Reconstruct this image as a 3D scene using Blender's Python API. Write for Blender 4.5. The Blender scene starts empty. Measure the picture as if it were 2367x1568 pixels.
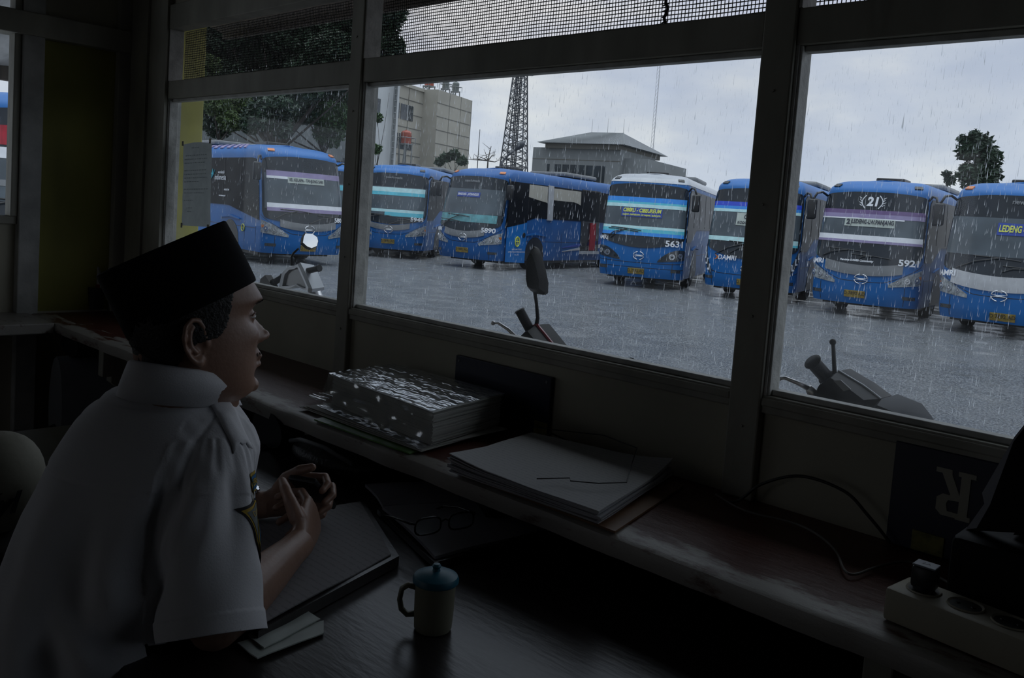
import bpy, bmesh, math, random
from math import sin, cos, pi, sqrt, radians, atan2, exp
from mathutils import Vector, Matrix, Euler, noise
import numpy as np
random.seed(7)
S = bpy.context.scene
COL = S.collection
# ------------------------------------------------------------------ camera
FPX = 1999.4
PYAW, PPITCH, PROLL = 0.754, -0.0794, 0.0719
H0 = 1.37                                   # eye height above the office floor
_f = Vector((-sin(PYAW) * cos(PPITCH), cos(PYAW) * cos(PPITCH), sin(PPITCH)))
_r = Vector((cos(PYAW), sin(PYAW), 0))
_u = _r.cross(_f)
_c, _s = cos(PROLL), sin(PROLL)
_r, _u = _r * _c + _u * _s, _u * _c - _r * _s
cam_data = bpy.data.cameras.new('camera')
cam = bpy.data.objects.new('camera', cam_data)
COL.objects.link(cam)
cam.matrix_world = Matrix(((_r.x, _u.x, -_f.x, 0), (_r.y, _u.y, -_f.y, 0), (_r.z, _u.z, -_f.z, H0), (0, 0, 0, 1)))
cam_data.sensor_width = 36
cam_data.sensor_fit = 'HORIZONTAL'
cam_data.lens = 36 * FPX / 2367
cam_data.shift_y = -(784 - 653.5) / 2367
cam_data.clip_start = 0.05
cam_data.clip_end = 600
S.camera = cam

def at(px, py, Y):
    """world point that the photograph shows at pixel px,py on the plane y = Y"""
    d = _f + _r * ((px - 1183.5) / FPX) - _u * ((py - 653.5) / FPX)
    return Vector((d.x, d.y, d.z)) * (Y / d.y) + Vector((0, 0, H0))
def atz(px, py, Z):
    d = _f + _r * ((px - 1183.5) / FPX) - _u * ((py - 653.5) / FPX)
    return Vector((d.x, d.y, d.z)) * ((Z - H0) / d.z) + Vector((0, 0, H0))
def atd(px, py, t):
    d = (_f + _r * ((px - 1183.5) / FPX) - _u * ((py - 653.5) / FPX)).normalized()
    return d * t + Vector((0, 0, H0))

# ------------------------------------------------------------------ world: overcast rainy sky
W = bpy.data.worlds.new('overcast_sky'); S.world = W
W.use_nodes = True
nt = W.node_tree; nt.nodes.clear()
def N(t, **k):
    n = nt.nodes.new(t)
    for a, b in k.items(): setattr(n, a, b)
    return n
tc = N('ShaderNodeTexCoord'); sep = N('ShaderNodeSeparateXYZ')
nt.links.new(tc.outputs['Generated'], sep.inputs[0])
zr = N('ShaderNodeValToRGB')                      # brightness against elevation
e = zr.color_ramp.elements
e[0].position = 0.0; e[0].color = (0.72, 0.755, 0.82, 1)
e[1].position = 1.0; e[1].color = (2.5, 2.6, 2.75, 1)
m = e.new(0.17); m.color = (0.66, 0.685, 0.755, 1)
m = e.new(0.32); m.color = (0.60, 0.64, 0.72, 1)
m = e.new(0.68); m.color = (0.70, 0.75, 0.83, 1)
m = e.new(0.85); m.color = (1.9, 2.0, 2.1, 1)
nt.links.new(sep.outputs['Z'], zr.inputs[0])
mp = N('ShaderNodeMapping'); mp.inputs['Scale'].default_value = (2.2, 2.2, 6.0)
nt.links.new(tc.outputs['Generated'], mp.inputs[0])
nz = N('ShaderNodeTexNoise'); nz.inputs['Scale'].default_value = 2.3; nz.inputs['Detail'].default_value = 9; nz.inputs['Roughness'].default_value = 0.52
nt.links.new(mp.outputs[0], nz.inputs['Vector'])
cr = N('ShaderNodeValToRGB'); ce = cr.color_ramp.elements
ce[0].position = 0.36; ce[0].color = (0.84, 0.87, 0.95, 1)
ce[1].position = 0.64; ce[1].color = (1.20, 1.15, 1.07, 1)
m = ce.new(0.5); m.color = (0.97, 0.975, 1.0, 1)
nt.links.new(nz.outputs[0], cr.inputs[0])
mx = N('ShaderNodeMix', data_type='RGBA', blend_type='MULTIPLY'); mx.inputs[0].default_value = 1
nt.links.new(zr.outputs[0], mx.inputs[6]); nt.links.new(cr.outputs[0], mx.inputs[7])
bg = N('ShaderNodeBackground'); bg.inputs[1].default_value = 1.0
nt.links.new(mx.outputs[2], bg.inputs[0])
wo = N('ShaderNodeOutputWorld'); nt.links.new(bg.outputs[0], wo.inputs[0])
S.view_settings.view_transform = 'Standard'
S.view_settings.look = 'None'
S.view_settings.exposure = 0.0
S.view_settings.gamma = 1.0
S.view_settings.use_curve_mapping = False

# ------------------------------------------------------------------ materials
MATS = {}
def mat(name, col, rough=0.6, metal=0.0, var=0.12, scale=8.0, bump=0.0, bscale=None, spec=0.5, col2=None, stretch=None, coat=0.0, trans=0.0, ramp=None):
    """procedural principled material: base colour broken up by noise, optional bump"""
    if name in MATS: return MATS[name]
    M = bpy.data.materials.new(name); M.use_nodes = True
    t = M.node_tree; b = t.nodes['Principled BSDF']
    tc = t.nodes.new('ShaderNodeTexCoord'); mp = t.nodes.new('ShaderNodeMapping')
    if stretch: mp.inputs['Scale'].default_value = stretch
    t.links.new(tc.outputs['Object'], mp.inputs[0])
    n = t.nodes.new('ShaderNodeTexNoise'); n.inputs['Scale'].default_value = scale; n.inputs['Detail'].default_value = 6
    t.links.new(mp.outputs[0], n.inputs['Vector'])
    r = t.nodes.new('ShaderNodeValToRGB')
    a = r.color_ramp.elements
    lo, hi = ramp or (0.3, 0.7)
    a[0].position = lo; a[1].position = hi
    c1 = tuple(max(0, c * (1 - var)) for c in col); c2 = tuple(min(1, c * (1 + var)) for c in col) if col2 is None else col2
    a[0].color = (*c1, 1); a[1].color = (*c2, 1)
    t.links.new(n.outputs[0], r.inputs[0]); t.links.new(r.outputs[0], b.inputs['Base Color'])
    b.inputs['Roughness'].default_value = rough; b.inputs['Metallic'].default_value = metal
    b.inputs['Specular IOR Level'].default_value = spec
    b.inputs['Coat Weight'].default_value = coat; b.inputs['Coat Roughness'].default_value = 0.08
    if trans: b.inputs['Transmission Weight'].default_value = trans
    if bump:
        n2 = t.nodes.new('ShaderNodeTexNoise'); n2.inputs['Scale'].default_value = bscale or scale * 4; n2.inputs['Detail'].default_value = 5
        t.links.new(mp.outputs[0], n2.inputs['Vector'])
        bp = t.nodes.new('ShaderNodeBump'); bp.inputs['Strength'].default_value = bump; bp.inputs['Distance'].default_value = 0.01
        t.links.new(n2.outputs[0], bp.inputs['Height']); t.links.new(bp.outputs[0], b.inputs['Normal'])
    MATS[name] = M
    return M

def glass_mat(name, tint=(0.93, 0.96, 0.97), gloss=0.06, dirt=0.03, dirtcol=(0.5, 0.52, 0.53)):
    M = bpy.data.materials.new(name); M.use_nodes = True
    t = M.node_tree; t.nodes.clear()
    o = t.nodes.new('ShaderNodeOutputMaterial'); tr = t.nodes.new('ShaderNodeBsdfTransparent'); tr.inputs[0].default_value = (*tint, 1)
    gl = t.nodes.new('ShaderNodeBsdfGlossy'); gl.inputs['Roughness'].default_value = 0.03
    df = t.nodes.new('ShaderNodeBsdfTranslucent'); df.inputs[0].default_value = (*dirtcol, 1)
    m1 = t.nodes.new('ShaderNodeMixShader'); m2 = t.nodes.new('ShaderNodeMixShader')
    lw = t.nodes.new('ShaderNodeLayerWeight'); lw.inputs[0].default_value = 0.5
    pw = t.nodes.new('ShaderNodeMath'); pw.operation = 'POWER'; pw.inputs[1].default_value = 5
    ml = t.nodes.new('ShaderNodeMath'); ml.operation = 'MULTIPLY_ADD'; ml.inputs[1].default_value = 0.2; ml.inputs[2].default_value = 0.015
    t.links.new(lw.outputs['Facing'], pw.inputs[0]); t.links.new(pw.outputs[0], ml.inputs[0])
    t.links.new(ml.outputs[0], m1.inputs[0]); t.links.new(tr.outputs[0], m1.inputs[1]); t.links.new(gl.outputs[0], m1.inputs[2])
    tc = t.nodes.new('ShaderNodeTexCoord'); n = t.nodes.new('ShaderNodeTexNoise'); n.inputs['Scale'].default_value = 5; n.inputs['Detail'].default_value = 8
    t.links.new(tc.outputs['Object'], n.inputs['Vector'])
    r = t.nodes.new('ShaderNodeMapRange'); r.inputs[1].default_value = 0.45; r.inputs[2].default_value = 0.8; r.inputs[3].default_value = dirt * 0.3; r.inputs[4].default_value = dirt * 2
    t.links.new(n.outputs[0], r.inputs[0]); t.links.new(r.outputs[0], m2.inputs[0])
    t.links.new(m1.outputs[0], m2.inputs[1]); t.links.new(df.outputs[0], m2.inputs[2]); t.links.new(m2.outputs[0], o.inputs[0])
    MATS[name] = M
    return M

# ------------------------------------------------------------------ mesh helpers
class MB:
    def __init__(s): s.v = []; s.f = []; s.m = []
    def add(s, vs, fs, mi=0):
        o = len(s.v); s.v += [Vector(v) for v in vs]
        s.f += [tuple(i + o for i in f) for f in fs]; s.m += [mi] * len(fs); return s
    def box(s, a, b, rot=None, mi=0):
        x0, y0, z0 = a; x1, y1, z1 = b
        vs = [Vector(p) for p in ((x0,y0,z0),(x1,y0,z0),(x1,y1,z0),(x0,y1,z0),(x0,y0,z1),(x1,y0,z1),(x1,y1,z1),(x0,y1,z1))]
        if rot is not None: vs = [rot @ v for v in vs]
        return s.add(vs, [(0,3,2,1),(4,5,6,7),(0,1,5,4),(1,2,6,5),(2,3,7,6),(3,0,4,7)], mi)
    def rbox(s, a, b, r=0.004, rot=None, mi=0):
        """box with bevelled edges"""
        bm = bmesh.new(); bmesh.ops.create_cube(bm, size=1)
        a = Vector(a); b = Vector(b); c = (a + b) / 2; d = b - a
        for v in bm.verts: v.co = Vector((v.co.x * d.x, v.co.y * d.y, v.co.z * d.z)) + c
        bmesh.ops.bevel(bm, geom=bm.edges[:], offset=r, segments=2, affect='EDGES', profile=0.5)
        vs = [v.co.copy() for v in bm.verts]
        if rot is not None: vs = [rot @ v for v in vs]
        s.add(vs, [tuple(v.index for v in f.verts) for f in bm.faces], mi); bm.free(); return s
    def tube(s, pts, rad, n=10, caps=True, mi=0, closed=False, flat=None):
        pts = [Vector(p) for p in pts]; k = len(pts)
        rad = list(rad) if hasattr(rad, '__len__') else [rad] * k
        up = None; rings = []
        for i, p in enumerate(pts):
            if closed: t = pts[(i + 1) % k] - pts[i - 1]
            else: t = pts[min(i + 1, k - 1)] - pts[max(i - 1, 0)]
            t.normalize()
            if up is None:
                up = Vector((0, 0, 1)) if abs(t.z) < 0.9 else Vector((1, 0, 0))
            up = (up - t * up.dot(t)).normalized(); sd = t.cross(up)
            fx = flat if flat else 1.0
            rings.append([p + (up * sin(2 * pi * j / n) + sd * cos(2 * pi * j / n) * fx) * rad[i] for j in range(n)])
        vs = [v for r in rings for v in r]; fs = []
        for i in range(k if closed else k - 1):
            i2 = (i + 1) % k
            for j in range(n): fs.append((i * n + j, i * n + (j + 1) % n, i2 * n + (j + 1) % n, i2 * n + j))
        if caps and not closed:
            fs.append(tuple(range(n))[::-1]); fs.append(tuple((k - 1) * n + j for j in range(n)))
        return s.add(vs, fs, mi)
    def lathe(s, prof, n=32, c=(0, 0, 0), axis='z', mi=0, cap=True, sx=1, sy=1):
        c = Vector(c); vs = []; fs = []
        for r, z in prof:
            for j in range(n):
                a = 2 * pi * j / n
                x, y = r * cos(a) * sx, r * sin(a) * sy
                if axis == 'z': p = Vector((x, y, z))
                elif axis == 'x': p = Vector((z, x, y))
                else: p = Vector((x, z, y))
                vs.append(c + p)
        for i in range(len(prof) - 1):
            for j in range(n): fs.append((i * n + j, i * n + (j + 1) % n, (i + 1) * n + (j + 1) % n, (i + 1) * n + j))
        if cap:
            fs.append(tuple(range(n))[::-1]); fs.append(tuple((len(prof) - 1) * n + j for j in range(n)))
        return s.add(vs, fs, mi)
    def ball(s, c, r, n=16, sc=(1, 1, 1), mi=0):
        prof = [(max(1e-5, sin(pi * i / (n // 2)) * r), -cos(pi * i / (n // 2)) * r) for i in range(n // 2 + 1)]
        o = len(s.v); s.lathe(prof, n, (0, 0, 0), mi=mi, cap=False); c = Vector(c)
        for i in range(o, len(s.v)):
            v = s.v[i]; s.v[i] = Vector((v.x * sc[0], v.y * sc[1], v.z * sc[2])) + c
        return s
    def prism(s, poly, d0, d1, fn=None, mi=0):
        """polygon (u,v) extruded from depth d0 to d1; fn(u,v,d) -> point"""
        fn = fn or (lambda u, v, d: Vector((u, d, v)))
        k = len(poly)
        vs = [fn(u, v, d0) for u, v in poly] + [fn(u, v, d1) for u, v in poly]
        fs = [tuple(range(k)), tuple(range(2 * k - 1, k - 1, -1))] + [(i, i + k, (i + 1) % k + k, (i + 1) % k) for i in range(k)]
        return s.add(vs, fs, mi)
    def grid(s, rows, mi=0, wrap=False):
        o = []; n = len(rows[0])
        for r in rows: o += r
        fs = []
        for i in range(len(rows) - 1):
            for j in range(n if wrap else n - 1):
                j2 = (j + 1) % n
                fs.append((i * n + j, i * n + j2, (i + 1) * n + j2, (i + 1) * n + j))
        return s.add(o, fs, mi)
    def xform(s, M):
        s.v = [M @ v for v in s.v]; return s
    def build(s, name, mats, parent=None, smooth=False, world=False, sub=0, fixn=True):
        vs = s.v
        if world and parent is not None:
            # world point -> local of parent (parents of parts are set up with loc + rotz)
            Mi = (PM[parent.name]).inverted(); vs = [Mi @ v for v in vs]
        me = bpy.data.meshes.new(name)
        me.from_pydata([tuple(v) for v in vs], [], s.f)
        if not isinstance(mats, (list, tuple)): mats = [mats]
        for m in mats: me.materials.append(m)
        if len(mats) > 1: me.polygons.foreach_set('material_index', s.m)
        if fixn:
            bm = bmesh.new(); bm.from_mesh(me); bmesh.ops.recalc_face_normals(bm, faces=bm.faces); bm.to_mesh(me); bm.free()
        if smooth: me.polygons.foreach_set('use_smooth', [True] * len(me.polygons))
        me.update()
        o = bpy.data.objects.new(name, me); COL.objects.link(o)
        if parent is not None: o.parent = parent; PM[o.name] = PM[parent.name]
        else: PM[o.name] = Matrix.Identity(4)
        if smooth == 'auto': autosmooth(o)
        if sub:
            md = o.modifiers.new('subdivision', 'SUBSURF'); md.levels = sub; md.render_levels = sub
        return o
PM = {}
def autosmooth(o, ang=35):
    me = o.data
    bm = bmesh.new(); bm.from_mesh(me)
    for e_ in bm.edges:
        if len(e_.link_faces) == 2 and e_.calc_face_angle(0) > radians(ang): e_.smooth = False
    bm.to_mesh(me); bm.free()
def tag(o, label=None, cat=None, group=None, kind=None):
    if label: o['label'] = label
    if cat: o['category'] = cat
    if group: o['group'] = group
    if kind: o['kind'] = kind
    return o
def thing(name, label, cat, loc=(0, 0, 0), rotz=0.0, group=None, kind=None):
    o = bpy.data.objects.new(name, None); COL.objects.link(o)
    o.empty_display_size = 0.1
    o.location = loc; o.rotation_euler = (0, 0, rotz)
    PM[o.name] = Matrix.Translation(Vector(loc)) @ Matrix.Rotation(rotz, 4, 'Z')
    return tag(o, label, cat, group, kind)
def copy_tree(o, parent=None):
    c = o.copy(); COL.objects.link(c)
    if parent is not None: c.parent = parent
    PM[c.name] = PM[o.name]
    for ch in list(o.children): copy_tree(ch, c)
    return c
def text_mesh(txt, size=1.0, bold=0.0, shear=0.0, xs=1.0):
    """flat text as vertices (x, y) and faces, centred on the origin"""
    cu = bpy.data.curves.new('lettering', 'FONT'); cu.body = txt; cu.size = size; cu.align_x = 'CENTER'; cu.align_y = 'CENTER'
    cu.offset = bold; cu.shear = shear; cu.resolution_u = 3
    ob = bpy.data.objects.new('lettering', cu); COL.objects.link(ob)
    bpy.context.view_layer.update()
    dg = bpy.context.evaluated_depsgraph_get()
    me = bpy.data.meshes.new_from_object(ob.evaluated_get(dg))
    vs = [(v.co.x * xs, v.co.y) for v in me.vertices]; fs = [tuple(p.vertices) for p in me.polygons]
    bpy.data.objects.remove(ob); bpy.data.curves.remove(cu); bpy.data.meshes.remove(me)
    return vs, fs
def put_text(mb, txt, size, fn, bold=0.0, shear=0.0, xs=1.0, mi=0):
    vs, fs = text_mesh(txt, size, bold, shear, xs)
    return mb.add([fn(x, y) for x, y in vs], fs, mi)
# ------------------------------------------------------------------ setting: room and yard
GZ = H0 - 1.9          # level of the bus yard
wood = mat('painted_wood', (0.33, 0.32, 0.27), 0.62, var=0.22, scale=9, bump=0.25, bscale=40, stretch=(1, 1, 0.35))
panel = mat('cream_board', (0.42, 0.40, 0.31), 0.6, var=0.12, scale=4, bump=0.1)
stopm = mat('pale_paint', (0.50, 0.50, 0.47), 0.5, var=0.25, scale=20, bump=0.2)
# asphalt: wet, pitted
def asphalt():
    M = bpy.data.materials.new('wet_asphalt'); M.use_nodes = True; t = M.node_tree; b = t.nodes['Principled BSDF']
    tc = t.nodes.new('ShaderNodeTexCoord')
    def noise_(sc, det=6, rough=0.55, src=None):
        n = t.nodes.new('ShaderNodeTexNoise'); n.inputs['Scale'].default_value = sc; n.inputs['Detail'].default_value = det; n.inputs['Roughness'].default_value = rough
        t.links.new(src or tc.outputs['Object'], n.inputs['Vector']); return n
    big = noise_(0.22, 5); mid = noise_(1.6, 6); fine = noise_(36, 8, 0.75)
    r = t.nodes.new('ShaderNodeValToRGB'); r.color_ramp.elements[0].position = 0.43; r.color_ramp.elements[1].position = 0.60
    r.color_ramp.elements[0].color = (0.018, 0.021, 0.026, 1); r.color_ramp.elements[1].color = (0.38, 0.41, 0.44, 1)  # pale speckle: light stones, plus sky glints put into the base colour
    t.links.new(fine.outputs[0], r.inputs[0]); t.links.new(r.outputs[0], b.inputs['Base Color'])
    rr = t.nodes.new('ShaderNodeMapRange'); rr.inputs[1].default_value = 0.38; rr.inputs[2].default_value = 0.62; rr.inputs[3].default_value = 0.10; rr.inputs[4].default_value = 0.28
    t.links.new(mid.outputs[0], rr.inputs[0]); t.links.new(rr.outputs[0], b.inputs['Roughness'])
    b.inputs['Specular IOR Level'].default_value = 0.95
    st = t.nodes.new('ShaderNodeMapping'); st.inputs['Scale'].default_value = (1.0, 1.0, 1.0)
    t.links.new(tc.outputs['Object'], st.inputs[0])
    rip = noise_(13, 5, 0.6, st.outputs[0])
    ad = t.nodes.new('ShaderNodeMath'); ad.operation = 'MULTIPLY_ADD'; ad.inputs[1].default_value = 0.9
    t.links.new(fine.outputs[0], ad.inputs[0]); t.links.new(rip.outputs[0], ad.inputs[2])
    ad2 = t.nodes.new('ShaderNodeMath'); ad2.operation = 'MULTIPLY_ADD'; ad2.inputs[1].default_value = 0.35
    t.links.new(mid.outputs[0], ad2.inputs[0]); t.links.new(ad.outputs[0], ad2.inputs[2])
    bp = t.nodes.new('ShaderNodeBump'); bp.inputs['Strength'].default_value = 1.0; bp.inputs['Distance'].default_value = 0.05
    t.links.new(ad2.outputs[0], bp.inputs['Height']); t.links.new(bp.outputs[0], b.inputs['Normal'])
    return M
g = MB(); rows = []
for i in range(60):
    y = 2.9 + (i / 59) ** 2 * 260
    rows.append([Vector((-220 + 300 * j / 90, y, GZ + 0.03 * noise.noise((j * 1.3, y * 0.3, 0)))) for j in range(91)])
g.grid(rows); g.add([(-220, 1.6, GZ - .02), (80, 1.6, GZ - .02), (80, 2.95, GZ - .02), (-220, 2.95, GZ - .02)], [(0, 1, 2, 3)])
tag(g.build('asphalt_yard', asphalt(), smooth=True), kind='structure')
conc = mat('old_concrete', (0.20, 0.20, 0.19), 0.55, var=0.25, scale=3, bump=0.3)
tag(MB().box((-12, 1.62, GZ - .05), (6, 3.1, 0.0)).build('porch_slab', conc), kind='structure')
tag(MB().box((-5.2, -3.2, -0.08), (3.2, 1.62, 0.0)).build('floor', mat('dark_cement_floor', (0.10, 0.09, 0.085), 0.5, var=0.3, scale=3)), kind='structure')
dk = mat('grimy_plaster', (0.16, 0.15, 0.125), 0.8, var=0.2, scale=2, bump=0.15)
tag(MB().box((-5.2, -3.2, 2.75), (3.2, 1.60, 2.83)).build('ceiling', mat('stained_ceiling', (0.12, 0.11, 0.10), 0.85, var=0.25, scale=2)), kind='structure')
# open doorway added in the unseen back wall to let day onto the man
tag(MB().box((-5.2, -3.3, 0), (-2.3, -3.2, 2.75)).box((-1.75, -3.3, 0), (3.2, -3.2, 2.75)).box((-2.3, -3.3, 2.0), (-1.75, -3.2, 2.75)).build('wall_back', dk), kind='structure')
tag(MB().box((-14, -30, -.10), (10, -3.3, -.03)).build('rear_yard', mat('rear_ground', (.13, .125, .11), .7, var=.2, scale=1.5)), kind='structure')
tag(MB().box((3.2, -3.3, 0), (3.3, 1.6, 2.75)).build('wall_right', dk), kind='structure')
# window wall (faces y = 1.5 inside, 1.6 outside)
Y0, Y1 = 1.5, 1.553
ZT, ZB = H0 + 0.342, H0 - 0.305       # top and bottom of the glass
ZM = H0 + 0.408                       # bottom of the screens
ZC = H0 + 0.602                       # top of the screens
wf = thing('wall_front', None, None, (-1, 1.55, 0), kind='structure')
posts = [(-3.60, -3.275), (-2.106, -2.047), (-0.811, -0.745), (0.56, 0.62), (1.9, 1.96)]
pm = MB().box((-3.60, Y0 - .012, 0.86), (-3.275, Y1, 2.75))
pm.box((-3.56, Y0 - .022, 0.86), (-3.42, Y0 - .012, 2.75))
pm.build('corner_board', wood, wf, world=True)
for a, b in posts[1:]:
    p = MB().rbox((a, Y0 - .006, 0.86), (b, Y1, 2.75), 0.004)
    for q in range(7):                       # nail heads
        p.lathe([(0.003, 0), (0.0025, -0.0015)], 8, ((a + b) / 2, Y0 - .007, 1.0 + q * .21), 'y')
    p.build('post', wood, wf, world=True)
spans = [(-3.275, -2.106), (-2.047, -0.811), (-0.745, 0.56), (0.62, 1.9)]
for a, b in spans:
    MB().box((a, Y0 + .012, 0.86), (b, Y1 - .02, ZB - .03)).build('wall_panel', panel, wf, world=True)
    MB().rbox((a, Y0, ZB - .034), (b, Y1, ZB), 0.003).rbox((a, Y0 - .004, ZB - .02), (b, Y0 + .02, ZB - .004), .003).build('sill_rail', wood, wf, world=True)
    MB().rbox((a, Y0, ZT), (b, Y1, ZM), 0.003).build('transom', wood, wf, world=True)
    MB().rbox((a, Y0 - .004, ZC), (b, Y1, ZC + .09), 0.003).build('head_rail', wood, wf, world=True)
    MB().box((a, Y0 + .012, ZC + .09), (b, Y1 - .01, 2.75)).build('upper_panel', panel, wf, world=True)
    MB().box((a, Y0 - .002, ZM), (a + .006, Y1, ZC)).box((a, Y0 + .002, ZB), (a + .006, Y1, ZT)).build('jamb_lining', stopm, wf, world=True)
brickm = mat('sooty_brick', (0.13, 0.075, 0.055), 0.8, var=0.35, scale=14, bump=0.5)
bb = MB(); bb.box((-3.6, 1.53, 0), (1.9, 1.6, 0.86))
for r_ in range(11):
    for c_ in range(26):
        x = -3.58 + c_ * 0.21 + (0.105 if r_ % 2 else 0)
        if x < 1.65: bb.rbox((x, 1.515, 0.012 + r_ * .077), (x + .2, 1.56, 0.078 + r_ * .077), .004)
bb.build('brick_dado', brickm, wf, world=True)
MB().box((1.96, Y0, 0), (3.2, Y1, 2.75)).build('wall_panel', panel, wf, world=True)
# glass and screens
GL = glass_mat('window_glass')
putty = mat('green_putty', (0.06, 0.16, 0.11), 0.6, var=0.6, scale=60, col2=(0.35, 0.36, 0.32))
scr_m = mat('screen_wire', (0.035, 0.035, 0.033), 0.6, var=0.3, scale=30)
for i, (a, b) in enumerate(spans):
    w = thing('window_%d' % (i + 1), None, None, ((a + b) / 2, 1.55, ZB), kind='structure')
    st = MB()
    t_ = .011
    st.rbox((a, 1.505, ZB), (a + t_, 1.54, ZT), .002).rbox((b - t_, 1.5445, ZB), (b, 1.553, ZT), .002)
    st.rbox((a, 1.515, ZB), (b, 1.54, ZB + t_), .002).rbox((a, 1.515, ZT - t_), (b, 1.54, ZT), .002)
    st.build('window_frame', stopm, w, world=True)
    MB().box((a, 1.5415, ZB), (b, 1.5440, ZT)).build('pane', GL, w, world=True)
    pt = MB(); rr_ = random.Random(i)
    rows = []
    n_ = 160
    for k in range(n_ + 1):
        x = a + (b - a) * k / n_
        hh = 0.004 + max(0, noise.noise((x * 18, i, 0))) * 0.012 + rr_.random() * .003
        rows.append([Vector((x, 1.5445, ZB - .002)), Vector((x, 1.549 + rr_.random() * .004, ZB - .002)), Vector((x, 1.550, ZB + hh * .6)), Vector((x, 1.5445, ZB + hh))])
    pt.grid(rows); pt.build('putty', putty, w, world=True)
    # insect screen: woven wires, 8 mm pitch
    sc = MB(); p_ = 0.0083; nx = int((b - a) / p_); nzz = int((ZC - ZM) / p_)
    for k in range(nx + 1):
        x = a + k * (b - a) / nx; wv = .0011
        pts = []
        for q in range(13):
            z = ZM + (ZC - ZM) * q / 12; dx = .0022 * noise.noise((k * .09, q * .35, i * 7.))
            pts.append(Vector((x + dx, 1.562 + .0015 * noise.noise((k * .2, q * .5, 3)), z)))
        sc.tube(pts, wv, 4, caps=False)
    for k in range(nzz + 1):
        z = ZM + k * (ZC - ZM) / nzz; pts = []
        for q in range(31):
            x = a + (b - a) * q / 30
            pts.append(Vector((x, 1.5635 + .0015 * noise.noise((q * .3, k * .2, 5)), z + .0022 * noise.noise((q * .31, k * .11, i * 3. + 9)))))
        sc.tube(pts, .00115, 4, caps=False)
    if i == 1:                      # dark stitched join in the screen
        pts = [Vector((-1.075 + .004 * sin(q * 1.7), 1.56, ZM + (ZC - ZM) * q / 20)) for q in range(21)]
        sc.tube(pts, .0035, 6)
        for q in range(16): sc.tube([Vector((-1.083, 1.558, ZM + .005 + q * .012)), Vector((-1.067, 1.558, ZM + .009 + q * .012))], .0016, 4)
    sc.build('insect_screen', scr_m, w, world=True)
# left wall, x = -3.6, with its own window
wl = thing('wall_left', None, None, (-3.65, 0, 0), kind='structure')
yel = mat('mossy_yellow_paint', (0.20, 0.19, 0.035), 0.7, var=0.25, scale=3, col2=(0.30, 0.28, 0.06), stretch=(1, 1, .5))
XL = -3.6
LZB = H0 - 0.144; LZT = H0 + 0.80
wcol = mat('grey_post_paint', (0.40, 0.40, 0.38), 0.55, var=0.2, scale=12, bump=0.15)
MB().box((XL - .06, 1.12, 0.86), (XL - .02, 1.5, 1.95)).build('yellow_panel', yel, wl, world=True)
MB().rbox((XL - .1, 1.09, 0), (XL + .02, 1.165, 2.75), .004).build('post', wcol, wl, world=True)
MB().rbox((XL - .1, 1.44, 0.0), (XL + .012, 1.5, 2.75), .004).build('post', wood, wl, world=True)
MB().rbox((XL - .08, 1.0, 1.90), (XL + .03, 1.5, 1.985), .004).build('beam', wood, wl, world=True)
MB().box((XL - .06, 1.165, 1.985), (XL - .02, 1.44, 2.75)).build('upper_panel', panel, wl, world=True)
MB().box((XL - .06, -3.2, 0), (XL - .02, -0.6, 2.75)).box((XL - .06, -0.6, 0), (XL - .02, 1.09, LZB)).box((XL - .06, -.6, LZT), (XL - .02, 1.09, 2.75)).build('wall_panel', panel, wl, world=True)
MB().box((XL - .06, 1.09, 0), (XL - .02, 1.5, .86)).build('wall_base', panel, wl, world=True)
w = thing('window_5', None, None, (XL - .05, .3, LZB), kind='structure')
MB().rbox((XL - .07, -.6, LZB - .03), (XL - .0, 1.09, LZB), .003).rbox((XL - .07, -.6, LZT), (XL, 1.09, LZT + .04), .003).rbox((XL - .06, 1.065, LZB), (XL + .005, 1.09, LZT), .003).rbox((XL - .07, -.62, LZB), (XL, -.58, LZT), .003).build('window_frame', wood, w, world=True)
MB().box((XL - .045, -.58, LZB), (XL - .041, 1.07, LZT)).build('pane', GL, w, world=True)
# side wall continues beyond the corner board to close the room
MB().box((-5.2, -3.3, 0), (-5.1, -3.2, 2.75)).build('wall_end', dk, wl, world=True)
# eave outside
ev = thing('roof_eave', None, None, (-2, 2, H0 + .8), kind='structure')
evm = mat('eave_board', (0.10, 0.085, 0.075), 0.8, var=0.3, scale=6, stretch=(1, 6, 1))
MB().prism([(1.6, H0 + 1.02), (2.32, H0 + .84), (2.32, H0 + .875), (1.6, H0 + 1.06)], -4.4, 4.0, fn=lambda u, v, d: Vector((d, u, v))).build('soffit', evm, ev, world=True)
MB().box((-4.4, 2.30, H0 + .815), (4.0, 2.33, H0 + .93)).build('fascia', evm, ev, world=True)
aw = thing('awning_roof', None, None, (-5.2, 1.5, H0 + .7), kind='structure')
cz = []
for k in range(55):
    y = -1.5 + k * .068
    cz.append([Vector((XL - .06, y, H0 + 1.0 + .015 * sin(k * 2.1))), Vector((-6.3, y, H0 + .70 + .015 * sin(k * 2.1)))])
MB().grid(cz).build('corrugated_sheet', mat('zinc_sheet', (0.42, 0.43, 0.46), 0.4, 0.3, var=0.25, scale=5, stretch=(1, 4, 1)), aw, world=True, smooth=True)
MB().box((-6.34, -1.5, H0 + .62), (-6.28, 2.2, H0 + .74)).build('edge_beam', evm, aw, world=True)
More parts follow.
